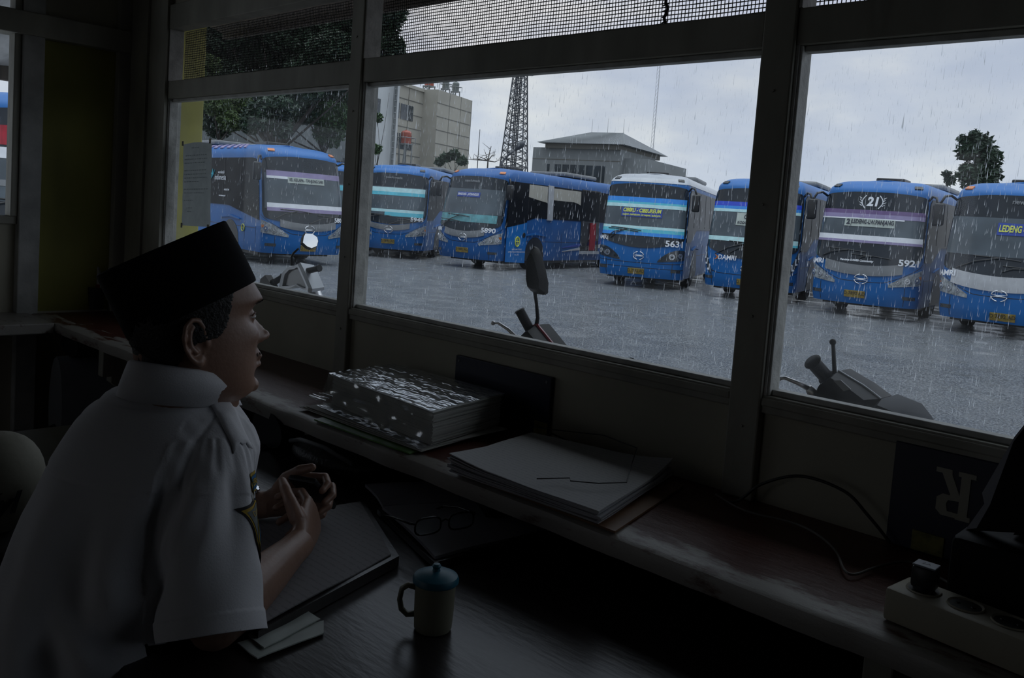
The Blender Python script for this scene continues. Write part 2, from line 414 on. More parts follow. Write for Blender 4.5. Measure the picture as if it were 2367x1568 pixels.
# ------------------------------------------------------------------ buses
def _bus_plan():
    pts = []; n = 2.7; w = 1.25; D = 0.52
    for i in range(401):
        th = (pi / 2) * i / 400
        pts.append((w * sin(th) ** (2 / n), D - D * cos(th) ** (2 / n)))
    arc = [0]
    for i in range(1, 401): arc.append(arc[-1] + math.hypot(pts[i][0] - pts[i-1][0], pts[i][1] - pts[i-1][1]))
    return pts, arc
_PP, _PA = _bus_plan(); ARC = _PA[-1]
def _lerp(x, xs, ys):
    return float(np.interp(x, xs, ys))
BH = 3.42
def bus_S(s, z, off=0.0, rake=1.0):
    def P(s, z):
        sg = 1 if s >= 0 else -1; a = abs(s)
        if z <= 3.02:
            f = _lerp(z, [.3, .5, .75, 1.1, 1.3, 2.0, 3.02], [.09, .02, 0, .0, .03, .17 * rake, .42 * rake]); w = 1.25 - max(0, z - 1.3) * .035 - max(0, .5 - z) * .12; zz = z
        else:
            th = min(1, (z - 3.02) / (BH - 3.02)) * pi / 2
            f = .42 * rake + 1.15 * (1 - cos(th)); w = 1.19 - .42 * (1 - cos(th)); zz = 3.02 + .36 * sin(th)
        if a <= ARC:
            x = float(np.interp(a, _PA, [p[0] for p in _PP])) ; y = float(np.interp(a, _PA, [p[1] for p in _PP])) + f
        else:
            x = 1.25; y = .52 + (a - ARC) + f * max(0, 1 - (a - ARC) / 2.2)
        return Vector((sg * x * w / 1.25, y, zz))
    p = P(s, z)
    if off:
        e_ = .01
        n = (P(s + e_, z) - P(s - e_, z)).cross(P(s, z + e_) - P(s, z - e_)).normalized()
        p = p + n * off
    return p
_PXS = None
def patch(mb, s0, s1, zl, zu, ns=24, nz=6, off=.012, mi=0, rake=1.0):
    fl = zl if callable(zl) else (lambda s: zl); fu = zu if callable(zu) else (lambda s: zu)
    rows = []
    for j in range(nz + 1):
        rows.append([bus_S(s0 + (s1 - s0) * i / ns, fl(s0 + (s1 - s0) * i / ns) + (fu(s0 + (s1 - s0) * i / ns) - fl(s0 + (s1 - s0) * i / ns)) * j / nz, off, rake) for i in range(ns + 1)])
    # closed lip running back to the body, so that the panel has thickness
    lip = lambda i, j: (s0 + (s1 - s0) * i / ns, fl(s0 + (s1 - s0) * i / ns) + (fu(s0 + (s1 - s0) * i / ns) - fl(s0 + (s1 - s0) * i / ns)) * j / nz)
    mb.grid(rows, mi)
    loop = [(i, 0) for i in range(ns + 1)] + [(ns, j) for j in range(1, nz + 1)] + [(i, nz) for i in range(ns - 1, -1, -1)] + [(0, j) for j in range(nz - 1, 0, -1)]
    a = [bus_S(*lip(i, j), off, rake) for i, j in loop]; b = [bus_S(*lip(i, j), -.01, rake) for i, j in loop]
    mb.grid([a + [a[0]], b + [b[0]]], mi)
    return mb
blue = mat('bus_blue', (0.008, 0.115, 0.36), 0.40, var=0.10, scale=1.2, coat=0.0, bump=0.02, spec=.3)
blue_d = mat('bus_deep_blue', (0.012, 0.075, 0.28), 0.3, var=0.12, scale=1.2, coat=0.4)
bglass = mat('bus_windscreen', (0.014, 0.020, 0.028), 0.12, var=0.3, scale=1.5, spec=0.40, coat=0.0)
bglass2 = mat('bus_windscreen_grey', (0.075, 0.095, 0.112), 0.18, var=0.28, scale=1.3, spec=0.4)
sglass = mat('bus_side_glass', (0.008, 0.010, 0.014), 0.3, var=0.3, scale=1.5, spec=0.04)
blk = mat('black_plastic', (0.012, 0.013, 0.015), 0.4, var=0.3, scale=10)
rubber = mat('tyre_rubber', (0.016, 0.016, 0.017), 0.8, var=0.3, scale=10)
chrome = mat('chrome', (0.75, 0.77, 0.8), 0.15, 1.0, var=0.05)
lamp_m = mat('headlamp_lens', (0.24, 0.26, 0.27), 0.12, 0.0, var=0.5, scale=16, spec=0.8)
lampd = mat('headlamp_dark', (0.03, 0.035, 0.04), 0.12, var=0.5, scale=16, spec=0.8)
refl = mat('lamp_reflector', (0.55, 0.57, 0.6), 0.2, 0.7, var=0.2, scale=30)
greyp = mat('bus_grey_trim', (0.17, 0.18, 0.19), 0.45, var=0.12, scale=5)
greyl = mat('bus_silver_trim', (0.42, 0.43, 0.45), 0.4, var=0.12, scale=5)
plate_m = mat('plate_yellow', (0.24, 0.17, 0.03), 0.6, var=0.35, scale=14)
platet = mat('plate_text', (0.05, 0.04, 0.02), 0.6, var=0.1)
white = mat('white_vinyl', (0.72, 0.74, 0.78), 0.5, var=0.06)
lilac = mat('lilac_film', (0.26, 0.22, 0.38), 0.4, var=0.15, scale=4)
cyan = mat('cyan_film', (0.10, 0.50, 0.62), 0.4, var=0.15, scale=4)
pale_c = mat('pale_cyan_film', (0.48, 0.74, 0.76), 0.4, var=0.1)
sky_b = mat('bright_blue_film', (0.03, 0.25, 0.72), 0.4, var=0.1)
signw = mat('route_board', (0.42, 0.47, 0.43), 0.6, var=0.1)
signk = mat('route_lettering', (0.03, 0.035, 0.05), 0.6, var=0.1)
yelt = mat('yellow_lettering', (0.62, 0.66, 0.10), 0.5, var=0.1)
signb = mat('route_blue_board', (0.025, 0.06, 0.32), 0.5, var=0.1)
roofw = mat('bus_roof_grey', (0.33, 0.35, 0.38), 0.3, var=0.15, scale=2, coat=.5)
orange = mat('marker_amber', (0.55, 0.16, 0.03), 0.3, var=0.1)
beige_refl = mat('beige_reflection', (0.42, 0.40, 0.34), 0.6, var=0.1, scale=3, stretch=(6, 6, .4))
red_c = mat('red_cloth', (0.30, 0.006, 0.02), 0.7, var=0.25, scale=6, stretch=(4, 4, .5))

def bus(loc, a, name_lbl, style, L=11.5, sign=None, number=None, group='blue city buses parked in the rain', rake=1.0, scale=1.0):
    t = thing('bus', name_lbl, 'bus', (loc[0], loc[1], GZ), radians(a), group)
    R = dict(rake=rake)
    st = style
    # ---- body shell
    ss = sorted(set([i * ARC / 24 for i in range(25)] + [ARC + q for q in (.2, .5, .9, 1.4, 2.2, 3.5, 5.5, 8, L - ARC)]))
    ss = [-x for x in ss[::-1] if x > 0] + ss
    zs = [.32, .36, .5, .62, .8, 1.0, 1.2, 1.4, 1.7, 2.0, 2.4, 2.8, 3.02] + [3.02 + (BH - 3.02) * k / 8 for k in range(1, 9)]
    mb = MB(); rows = [[bus_S(s, z, 0, rake) for s in ss] for z in zs]
    top = rows[-1]; n = len(top)
    mb.grid(rows)
    # roof closing, crown
    rc = []
    for q in range(7):
        k = q / 6
        rc.append([top[i].lerp(top[n - 1 - i], k) + Vector((0, 0, .045 * sin(pi * k))) for i in range(n // 2 + 1)])
    mb.grid(rc)
    rear = [r[0] for r in rows] + [r[-1] for r in rows[::-1]]
    mb.add(rear, [tuple(range(len(rear)))])
    mb.build('body', roofw if st.get('roof') == 'grey' and False else st.get('paint', blue), t, smooth=True)
    if st.get('roof') == 'grey':
        rm = MB(); rows = [[bus_S(s, z, .012, rake) for s in ss] for z in zs[13:]]
        rm.grid(rows); tp = rows[-1]
        rm.grid([[tp[i].lerp(tp[n - 1 - i], q / 6) + Vector((0, 0, .045 * sin(pi * q / 6) + .002)) for i in range(n // 2 + 1)] for q in range(7)])
        rm.build('roof', roofw, t, smooth=True)
    # chassis and wheels
    MB().box((-1.1, .9, .22), (1.1, L - .5, .36)).build('chassis', blk, t)
    for wy in (2.55, L - 3.2):
        for sx in (-1, 1):
            w = MB(); x0, x1 = sx * 1.21, sx * .93
            w.lathe([(.30, x0 - sx * .03), (.44, x0 + sx * .0), (.5, x0 - sx * .05), (.5, x1), (.4, x1 - sx * .02)], 28, (0, wy, .5), 'x')
            ob = w.build('wheel', rubber, t, smooth='auto')
            h = MB().lathe([(.29, x0 - sx * .02), (.27, x0 + sx * .015), (.2, x0 - sx * .04), (.12, x0 + sx * .02), (.05, x0 + sx * .03)], 20, (0, wy, .5), 'x')
            for q in range(8): h.lathe([(.018, x0 - sx * .02), (.015, x0 + sx * .02)], 6, (0, wy + .2 * cos(q * pi / 4), .5 + .2 * sin(q * pi / 4)), 'x')
            h.build('hub', greyl, ob, smooth='auto')
    for wy in (2.55, L - 3.2):
        for sx in (-1, 1):
            ar = MB()
            sc_ = lambda y: ARC + y - .52
            c0 = sc_(wy); hh = lambda s: .5 + sqrt(max(0, .64 ** 2 - (abs(s) - c0) ** 2))
            if sx > 0: patch(ar, c0 - .64, c0 + .64, .33, hh, 20, 4, .008, **R)
            else: patch(ar, -c0 - .64, -c0 + .64, .33, hh, 20, 4, .008, **R)
            ar.build('wheel_arch', blk, t)
    for sx in (-1, 1):
        fl = MB()
        c0 = sx * (ARC + 2.55 - .52)
        patch(fl, c0 - .72, c0 + .72, lambda s: 1.17 + .05 * (1 - abs(s - c0) / .72), lambda s: 1.20 + .09 * (1 - abs(s - c0) / .72), 12, 2, .05, **R)
        fl.build('arch_flash', blue, t, smooth=True)
    # ---- windscreen with its dark surround
    sw = st.get('sw', 1.36)
    lo = st.get('lo', lambda s: 1.22 + .24 * (abs(s) / 1.36) ** 2)
    hi = lambda s: 3.04 - .10 * (abs(s) / 1.36) ** 3
    # rounded ends
    def rnd(fn, sgn):
        def g_(s):
            q = max(0, (abs(s) - (sw - .16)) / .16); return fn(s) + sgn * .16 * (1 - sqrt(max(0, 1 - min(1, q) ** 2)))
        return g_
    patch(MB_ := MB(), -sw, sw, rnd(lo, 1), rnd(hi, -1), 44, 16, .022, **R)
    MB_.build('windscreen_surround', bglass, t, smooth=True)
    g0, g1 = st.get('glass', (1.55, 2.55))
    patch(MB_ := MB(), -sw + .09, sw - .09, lambda s: g0 + .02 * (s / 1.3) ** 2, g1, 40, 10, .029, **R)
    MB_.build('windscreen', st.get('gm', bglass2), t, smooth=True)
    for (z0, z1, mm, s0, s1) in st.get('bands', []):
        patch(MB_ := MB(), s0, s1, z0, z1, 40, 3, .036, **R); MB_.build('sun_strip', mm, t, smooth=True)
    # seam lines and bumper
    sm = MB()
    for fn in st.get('seams', [lambda s: .86 + .10 * (s / 1.2) ** 2 + .35 * (max(0, abs(s) - .5) / .9) ** 1.2]):
        patch(sm, -1.45, 1.45, fn, lambda s, f=fn: f(s) + .014, 40, 1, .004, **R)
    for sx in (-1, 1):
        patch(sm, sx * (ARC + .25), sx * (ARC + .262), .34, 3.0, 1, 10, .004, **R)
        patch(sm, sx * .98, sx * .992, .36, .80, 1, 6, .004, **R)
    for q in range(6):
        s_ = ARC + 1.0 + q * 1.45
        if q != 1:
            for sx in (-1, 1): patch(sm, sx * s_, sx * (s_ + .012), .36, 1.30, 1, 4, .004, **R)
    for sx in (-1, 1): patch(sm, sx * (ARC + .3), sx * (L - 1.2), .98, .992, 20, 1, .004, **R)
    sm.build('panel_seam', blk, t)
    for sx in (-1, 1):
        ft = MB(); patch(ft, sx * .95, sx * 1.25, .52, .60, 6, 2, .012, **R)
        ft.build('fog_lamp', lampd, t)
    # grey smile panel
    if st.get('smile'):
        sw_, z0, dz, dp, mm = st['smile']
        patch(MB_ := MB(), -sw_, sw_, lambda s: z0 - dp * (1 - (abs(s) / sw_) ** 2.2) , lambda s: z0 + dz - .10 * (1 - (abs(s) / sw_) ** 2), 30, 4, .03, **R)
        MB_.build('grille_panel', mm, t, smooth=True)
    # headlamps
    for sx in (-1, 1):
        k = st.get('lamp', 'A')
        if k == 'A':
            m_ = MB(); patch(m_, sx * .62, sx * 1.42, lambda s: .80 + .10 * ((abs(s) - .62) / .8) - .01, lambda s: .86 + .13 * ((abs(s) - .62) / .8) + .25 * sin(pi * min(1, (abs(s) - .62) / 1.0) * .62), 18, 4, .02, **R)
            o_ = m_.build('headlamp', lamp_m, t, smooth=True)
            cs = [(.82, .93, .055), (1.02, .965, .065), (1.24, 1.0, .075)]
        elif k == 'B':
            m_ = MB(); patch(m_, sx * .55, sx * 1.40, lambda s: .80 + .10 * ((abs(s) - .55) / .85), lambda s: .82 + .36 * sin(pi * .62 * ((abs(s) - .55) / .85) ** .8), 20, 4, .02, **R)
            o_ = m_.build('headlamp', lampd, t, smooth=True)
            cs = [(.95, .98, .085), (1.2, 1.02, .07)]
        else:
            m_ = MB(); patch(m_, sx * 1.02, sx * 1.42, lambda s: .62 + .55 * ((abs(s) - 1.02) / .4) ** 1.0, lambda s: .78 + .78 * ((abs(s) - 1.02) / .4), 12, 4, .02, **R)
            o_ = m_.build('headlamp', lampd, t, smooth=True)
            cs = []
            m2_ = MB()
            for q in range(4):
                s_ = 1.06 + q * .095; zc = .70 + .66 * ((s_ - 1.02) / .4)
                patch(m2_, sx * s_, sx * (s_ + .075), zc - .02, zc + .03, 4, 1, .035, **R)
                patch(m2_, sx * s_, sx * (s_ + .018), zc - .02, zc + .15, 2, 2, .035, **R)
            m2_.build('light_guide', white, o_)
        for c_s, c_z, r_ in cs:
            m_ = MB(); p = bus_S(sx * c_s, c_z, .018, rake); q = bus_S(sx * c_s, c_z, .045, rake); d = (q - p).normalized()
            m_.tube([p, p + d * .02, p + d * .02, p + d * .006], [r_, r_, r_ * .72, r_ * .55], 16)
            m_.build('lamp_bowl', refl, o_, smooth='auto')
            MB().ball(p + d * .006, r_ * .42, 10).build('bulb', lampd if k == 'B' else greyl, o_, smooth=True)
        if k == 'A':
            m_ = MB(); patch(m_, sx * 1.3, sx * 1.39, 1.03, 1.1, 2, 2, .026, **R); m_.build('indicator', orange, o_)
    # round winged emblem: ring split left and right with a cross bar
    if st.get('emblem', True):
        ez = st.get('ez', 1.02); m_ = MB(); fn = lambda x, y, d=.03: bus_S(x, ez + y, d, rake)
        for a0, a1 in ((12, 78), (102, 168), (192, 258), (282, 348)):
            pts = [fn(.155 * cos(radians(a0 + (a1 - a0) * k / 10)), .115 * sin(radians(a0 + (a1 - a0) * k / 10))) for k in range(11)]
            m_.tube(pts, .013, 6)
        m_.tube([fn(-.145, .02), fn(-.05, .012), fn(.05, .012), fn(.145, .02)], .010, 6); m_.tube([fn(-.145, -.02), fn(-.05, -.012), fn(.05, -.012), fn(.145, -.02)], .010, 6)
        m_.build('emblem', chrome, t, smooth=True)
    # number plate
    pz = st.get('pz', .60); px_ = st.get('px', 0.0)
    m_ = MB(); patch(m_, px_ - .24, px_ + .24, pz - .08, pz + .08, 6, 2, .03, **R); pl = m_.build('number_plate', plate_m, t)
    m_ = MB(); put_text(m_, st.get('plate', 'D 7892 AD'), .105, lambda x, y: bus_S(px_ + x, pz + .012 + y, .035, rake), bold=.002); m_.build('plate_lettering', platet, pl)
    # wipers
    m_ = MB()
    for wx, wz, tx, tz in st.get('wipers', ((-1.0, 1.28, -.35, 1.52), (.0, 1.2, .75, 1.40))):
        m_.tube([bus_S(wx, wz, .05, rake), bus_S((wx + tx) / 2 - .05, (wz + tz) / 2 + .03, .08, rake), bus_S(tx, tz, .07, rake)], .014, 6)
        m_.tube([bus_S(tx - .5, tz + .03, .055, rake), bus_S(tx, tz + .01, .06, rake), bus_S(tx + .42, tz - .03, .055, rake)], .013, 6)
    m_.build('wiper', blk, t)
    # roof marker lamps
    for sx in (-1, 1):
        m_ = MB(); patch(m_, sx * .95, sx * 1.15, 3.12, 3.17, 4, 1, .03, **R); m_.build('marker_lamp', orange if st.get('amber') else blk, t)
    # mirrors: arm and hanging head
    for sx in st.get('mirrors', (-1, 1)):
        m_ = MB(); p = bus_S(sx * 1.38, 2.92, .0, rake)
        q = p + Vector((sx * .20, -.28, .06)); r_ = p + Vector((sx * .27, -.36, -.12))
        m_.tube([p, p + Vector((sx * .10, -.16, .09)), q, r_], [.03, .03, .03, .026], 8)
        ar_ = m_.build('mirror_arm', blk, t, smooth=True)
        hd = MB().rbox((r_.x - .11, r_.y - .06, r_.z - .48), (r_.x + .11, r_.y + .06, r_.z + .02), .04)
        ho = hd.build('mirror_head', blk, ar_, smooth=True)
        MB().rbox((r_.x - .085, r_.y + .058, r_.z - .42), (r_.x + .085, r_.y + .066, r_.z - .02), .003).build('mirror_glass', chrome, ho)
    # side glass
    for sx in (-1, 1):
        m_ = MB(); a0 = ARC + .02; a1 = L - 1.4
        zl = st.get('side_lo', lambda u: 1.42 + .38 * min(1, max(0, (u - .9) / 1.2)))
        zf = lambda s: zl(abs(s) - a0); zu = lambda s: 2.96 - .12 * max(0, 1 - (abs(s) - a0) / .35) ** 2
        if sx > 0: patch(m_, a0, a1, zf, zu, 40, 6, .022, **R)
        else: patch(m_, -a1, -a0, zf, zu, 40, 6, .022, **R)
        m_.build('side_windows', sglass, t, smooth=True)
    for sx in (-1, 1):
        for q in range(7):
            sl = MB(); s_ = sx * (ARC + 1.35 + q * 1.35); patch(sl, s_, s_ + .022 * sx, 1.85, 2.93, 1, 3, .028, **R)
            sl.build('window_divider', blk, t)
    # roof unit
    m_ = MB().rbox((-.8, L * .45, BH + .0), (.8, L * .45 + 2.6, BH + .16), .07); ru = m_.build('roof_unit', st.get('unit', greyp), t, smooth='auto')
    m_ = MB()
    for q in range(14): m_.rbox((-.7, L * .45 + .2 + q * .16, BH + .15), (.7, L * .45 + .26 + q * .16, BH + .18), .008)
    m_.build('vent_louvre', blk, ru)
    MB().rbox((-.4, 2.2, BH - .02), (.3, 3.0, BH + .10), .03).build('roof_hatch', blk, t)
    # front writing
    if number:
        m_ = MB(); put_text(m_, number[0], number[3] if len(number) > 3 else .17, lambda x, y: bus_S(number[1] + x, number[2] + y, .046, rake), bold=.006, xs=1.15); m_.build('fleet_number', white, t)
    if sign: sign(t, rake)
    return t
def stext(t, nm, txt, size, s, z, mm, off=.056, bold=.003, shear=0., xs=1.0, rake=1.0, tilt=0.0, fit=None):
    if fit:
        w_ = text_mesh(txt, size, bold, shear, 1.0)[0]; w_ = max(v[0] for v in w_) - min(v[0] for v in w_); xs = fit / w_
    m_ = MB(); put_text(m_, txt, size, lambda x, y: bus_S(s + x, z + y + tilt * x, off, rake), bold, shear, xs); return m_.build(nm, mm, t)
def spatch(t, nm, s0, s1, z0, z1, mm, off=.036, rake=1.0, ns=24, nz=4):
    m_ = MB(); patch(m_, s0, s1, z0, z1, ns, nz, off, rake=rake); return m_.build(nm, mm, t)
# ------------------------------------------------------------------ the parked buses
def W2(px, py, depth):
    d = _f + _r * ((px - 1183.5) / FPX) - _u * ((py - 653.5) / FPX)
    return d * depth + Vector((0, 0, H0))
def ground_at(px, py, depth):
    v = W2(px, py, depth); return (v.x, v.y)
def damri(t, rake, s=-1.18, z=1.23, mm=None):
    stext(t, 'fleet_name', 'DAMRI', .16, s, z, mm or white, bold=.006, xs=1.1, rake=rake, tilt=.03)

# 1: seen from its left side, route board KB. KELAPA - TANJUNG SARI
def sg1(t, r):
    o = spatch(t, 'route_board', -.62, .52, 2.30, 2.47, signw, .046); stext(o, 'route_lettering', 'KB. KELAPA - TANJUNG SARI', .120, -.05, 2.385, signk, .062, fit=1.06)
    stext(t, 'oval_badge', 'Damri', .13, -.15, 1.56, white, .03)
    s0 = -(ARC + 3.0)
    stext(t, 'slogan', 'wonderful', .12, s0 + .1, 2.52, white, .04, bold=.002); stext(t, 'slogan', 'indonesia', .23, s0 + .05, 2.36, white, .04, bold=.002)
    m = MB()
    for k in range(4): m.tube([bus_S(s0 - .75, 2.25, .03), bus_S(s0 - .72 + .06 * k, 2.45, .03), bus_S(s0 - .95 + .17 * k, 2.62 - .03 * (k % 2), .03)], [.012, .02, .006], 5)
    m.build('bird_mark', cyan, t)
    stext(t, 'side_lettering', 'ANGKUTAN', .07, s0 + .6, 2.0, white, .04); stext(t, 'side_lettering', 'www.transport.go.id', .06, s0 + .3, 1.82, white, .04)
    m = MB(); p = bus_S(-(ARC + 1.1), .95, .02)
    for k in range(12):
        a0, a1 = k * pi / 6, (k + 1) * pi / 6
        m.tube([bus_S(-(ARC + 1.1) + .1 * cos(a0), .95 + .1 * sin(a0), .02), bus_S(-(ARC + 1.1) + .1 * cos(a1), .95 + .1 * sin(a1), .02)], .014, 5)
    put_text(m, 'HUB', .08, lambda x, y: bus_S(-(ARC + 1.1) + x, .95 + y, .02)); m.build('crest', yelt, t)
    for q in range(11): spatch(t, 'roof_rib', -(ARC + 1.2 + q * .5), -(ARC + 1.45 + q * .5), 3.2, 3.34, lilac, .03, ns=2)
b = bus(ground_at(712, 590, 24.6), 84, 'blue bus with kb. kelapa tanjung sari board, its long side facing the yellow pillar', dict(
    bands=[(2.47, 2.62, lilac, -1.2, 1.2), (2.40, 2.47, white, -1.2, -.55), (1.60, 1.72, white, -1.2, 1.2), (1.50, 1.60, lilac, -1.2, 1.2)],
    smile=(.86, 1.08, .20, .10, greyp), lamp='A', amber=True, lo=lambda s: 1.16 + .16 * (abs(s) / 1.36) ** 2, side_lo=lambda u: 1.22 + .34 * min(1, max(0, u / 2.2)) + .0, pz=.5, mirrors=(-1, 1)), sign=sg1, number=('5801', 1.0, 1.32))
# 2: 5948
def sg2(t, r):
    damri(t, r); stext(t, 'top_lettering', 'newArmada', .13, 0, 2.88, greyp, .05)
bus(ground_at(895, 583, 31.0), 36, 'blue bus numbered 5948 with a pale cyan sun strip, left of bus 5890', dict(
    bands=[(2.36, 2.52, pale_c, -1.2, 1.2), (2.24, 2.36, cyan, -1.0, 1.2), (1.64, 1.74, pale_c, -1.2, 1.2), (1.5, 1.64, cyan, -.2, 1.2)],
    smile=(.75, 1.10, .18, .10, greyp), lamp='A'), sign=sg2, number=('5948', .98, 1.42, .2))
# 2b: the bus squeezed in behind 5948
_g = ground_at(895, 583, 31.0)
bus((_g[0] - 2.9 * cos(radians(36)) - .9, _g[1] - 2.9 * sin(radians(36)) + 1.2), 38, 'blue bus half hidden behind bus 5948, nearest the beige block', dict(bands=[(2.3, 2.5, cyan, -1.2, 1.2)], smile=(.75, 1.10, .18, .10, greyp)))
# 3: 5890 with its door open
def sg3(t, r):
    damri(t, r)
    o = spatch(t, 'route_board', -.52, .42, 2.34, 2.50, signb, .046)
    stext(o, 'route_lettering', 'BANDUNG - JATINANGOR', .11, -.05, 2.42, white, .062, fit=.86)
    stext(t, 'top_lettering', 'newArmada', .13, 0, 2.88, greyp, .05)
    A_ = ARC
    # front door swung open: a blue leaf with crest standing out from the side
    dm = MB(); x0 = 1.30
    dm.prism([(1.0, .30), (2.15, .26), (2.15, 1.62), (1.0, 1.44)], 1.31, 1.36, fn=lambda u, v, d: Vector((d, u - .38, v))); dl = dm.build('door_leaf', sky_door, t)
    MB().prism([(1.0, 1.46), (2.15, 1.64), (2.15, 2.95), (1.0, 2.95)], 1.315, 1.355, fn=lambda u, v, d: Vector((d, u - .38, v))).build('door_glass', sglass, dl)
    m = MB()
    for k in range(16):
        a0, a1 = k * pi / 8, (k + 1) * pi / 8
        m.tube([(1.37, 1.22 + .13 * cos(a0), .98 + .16 * sin(a0)), (1.37, 1.22 + .13 * cos(a1), .98 + .16 * sin(a1))], .022, 5)
    m.tube([(1.37, 1.09, .98), (1.37, 1.35, .98)], .018, 5); m.tube([(1.37, 1.22, .84), (1.37, 1.22, 1.14)], .012, 5); m.build('crest', yelt, dl)
    m = MB()
    for i_, tx in enumerate(('BANTUAN TEKNIS', 'KEMENTERIAN PERHUBUNGAN', 'T.A. 2015')): put_text(m, tx, .075, lambda x, y: Vector((1.368, 1.22 + x, .72 - i_ * .09 + y)))
    m.build('door_lettering', white, dl)
    m = MB().lathe([(.09, 1.36), (.085, 1.375)], 16, (0, 1.62, 1.2), 'x'); m.build('lock_cover', blk, dl)
    # second doorway further back, open, red curtain inside
    d0 = A_ + 5.35
    spatch(t, 'doorway', d0, d0 + 1.5, .62, 3.0, blk, .02, ns=4)
    spatch(t, 'red_curtain', d0 + .72, d0 + 1.15, .70, 1.75, red_c, .062, ns=3)
    spatch(t, 'step', d0, d0 + 1.5, .56, .66, greyl, .09, ns=3)
    spatch(t, 'window_pillar', A_ + 2.75, A_ + 3.12, 1.75, 2.98, greyl, .046, ns=3, nz=4)
    m = MB(); patch(m, A_ + .55, A_ + 2.7, lambda s: 2.58 - .1 * (s - A_ - .55), 2.93, 8, 2, .036); patch(m, A_ + 3.15, A_ + 5.2, lambda s: 2.48 - .22 * max(0, s - A_ - 4.8), 2.90, 8, 2, .036); m.build('glass_reflection', beige_refl, t)  # beige reflection in the side windows, painted as patches on the glass
    for (z0, h, mm) in ((.66, .10, greyl), (.80, .10, signb)):
        m = MB(); patch(m, A_ + 4.0, A_ + 8.2, lambda s: z0 + .06 * (s - A_ - 4.0) ** 1.1 * .8 - .02, lambda s: z0 + .07 * (s - A_ - 4.0) ** 1.1 * .8 + h * min(1, (s - A_ - 4.0) / 2), 20, 1, .02); m.build('swoosh', mm, t)
sky_door = mat('bus_door_blue', (0.010, 0.15, 0.46), 0.35, var=0.08, coat=0.1)
bus(ground_at(1066, 603, 28.6), 11, 'blue bus numbered 5890 with its front door open and red curtain behind', dict(
    glass=(1.78, 2.62), bands=[(1.52, 1.78, cyan_s := mat('sea_film', (0.10, 0.30, 0.33), .4, var=.3, scale=5), -1.15, 1.15)],
    smile=(.80, 1.12, .20, .11, greyp), lamp='A', amber=True, paint=mat('bus_blue_worn', (0.010, 0.09, 0.29), 0.42, var=0.15, scale=1.2, coat=0, spec=.3),
    side_lo=lambda u: 1.80 if u > 1.9 else 1.42 + .2 * u, wipers=((-1.0, 1.3, -.25, 1.72), (-.9, 1.25, -.6, 1.55))), L=11.5, sign=sg3, number=('5890', .92, 1.28, .21))
# bus behind 5890, only its roof with a red stripe shows
def sgr(t, r):
    spatch(t, 'roof_stripe', ARC + 4.2, ARC + 8.5, 3.16, 3.30, red_c, .03, ns=6)
bus(ground_at(1240, 560, 39), 8, 'blue bus behind bus 5890, only its roof with a red stripe showing', dict(unit=roofw), sign=sgr, L=12)
# 4: 5631
def sg4(t, r):
    stext(t, 'fleet_name', 'DAMRI', .17, -1.22, 1.40, white, .056, rake=r)
    o = spatch(t, 'route_board', -.66, .56, 2.06, 2.32, signb, .046)
    stext(o, 'route_lettering', 'CIBIRU - CIBEUREUM', .15, -.05, 2.24, yelt, .062, bold=.006, shear=.15, fit=1.14)
    stext(o, 'route_lettering', 'CILEUNYI - PANYILEUKAN - LW PANJANG - ELANG JAYA', .06, -.05, 2.11, yelt, .062, fit=1.14)
bus(ground_at(1472, 642, 25.2), 24, 'blue bus numbered 5631 with a grey roof and big dark teardrop headlamps', dict(
    roof='grey', bands=[(2.50, 2.64, sky_b, -1.26, 1.26), (2.44, 2.50, cyan, -1.26, 1.26), (2.34, 2.44, pale_c, -1.26, 1.26), (1.72, 1.80, pale_c, -1.26, 1.26), (1.62, 1.72, cyan, -1.26, 1.26), (1.52, 1.62, sky_b, -1.26, 1.26)],
    glass=(1.80, 2.34), lamp='B', ez=.95, pz=.50, px=-.05, lo=lambda s: 1.18 + .28 * (abs(s) / 1.36) ** 2, seams=[lambda s: .74 + .02 * s * s, lambda s: .60 + .12 * max(0, 1 - (abs(s) / .9) ** 6) * 0],
    wipers=((-1.05, 1.42, -.42, 1.70), (-.9, 1.40, -.5, 1.66)), mirrors=(1,)), sign=sg4, number=('5631', 1.0, 1.34, .24))
# 5: CICAHEUM - CIBIRU
def sg5(t, r):
    stext(t, 'fleet_name', 'DAMRI', .17, -.55, 1.12, white, .056, rake=r, shear=.1)
    m = MB(); m.prism([(-.92, 1.06), (-.84, 1.12), (-.92, 1.18), (-.87, 1.18), (-.79, 1.12), (-.87, 1.06)], 0, .01, fn=lambda u, v, d: bus_S(u, v, .022 + d)); m.build('arrow_mark', orange, t)
    o = spatch(t, 'route_board', -.45, .85, 2.02, 2.36, signw, .046)
    stext(o, 'route_lettering', 'CICAHEUM-CIBIRU', .165, .28, 2.25, signk, .062, bold=.006, shear=.15, fit=1.06)
    stext(o, 'route_lettering', 'KOSAMBI-ALUNI-PASAR BARU', .10, .2, 2.09, signk, .062, shear=.15, fit=1.22)
    m = MB(); m.prism([(-.42, 2.18), (-.36, 2.25), (-.42, 2.32), (-.36, 2.32), (-.29, 2.25), (-.36, 2.18)], 0, .01, fn=lambda u, v, d: bus_S(u, v, .032 + d)); m.build('arrow_mark', orange, o)
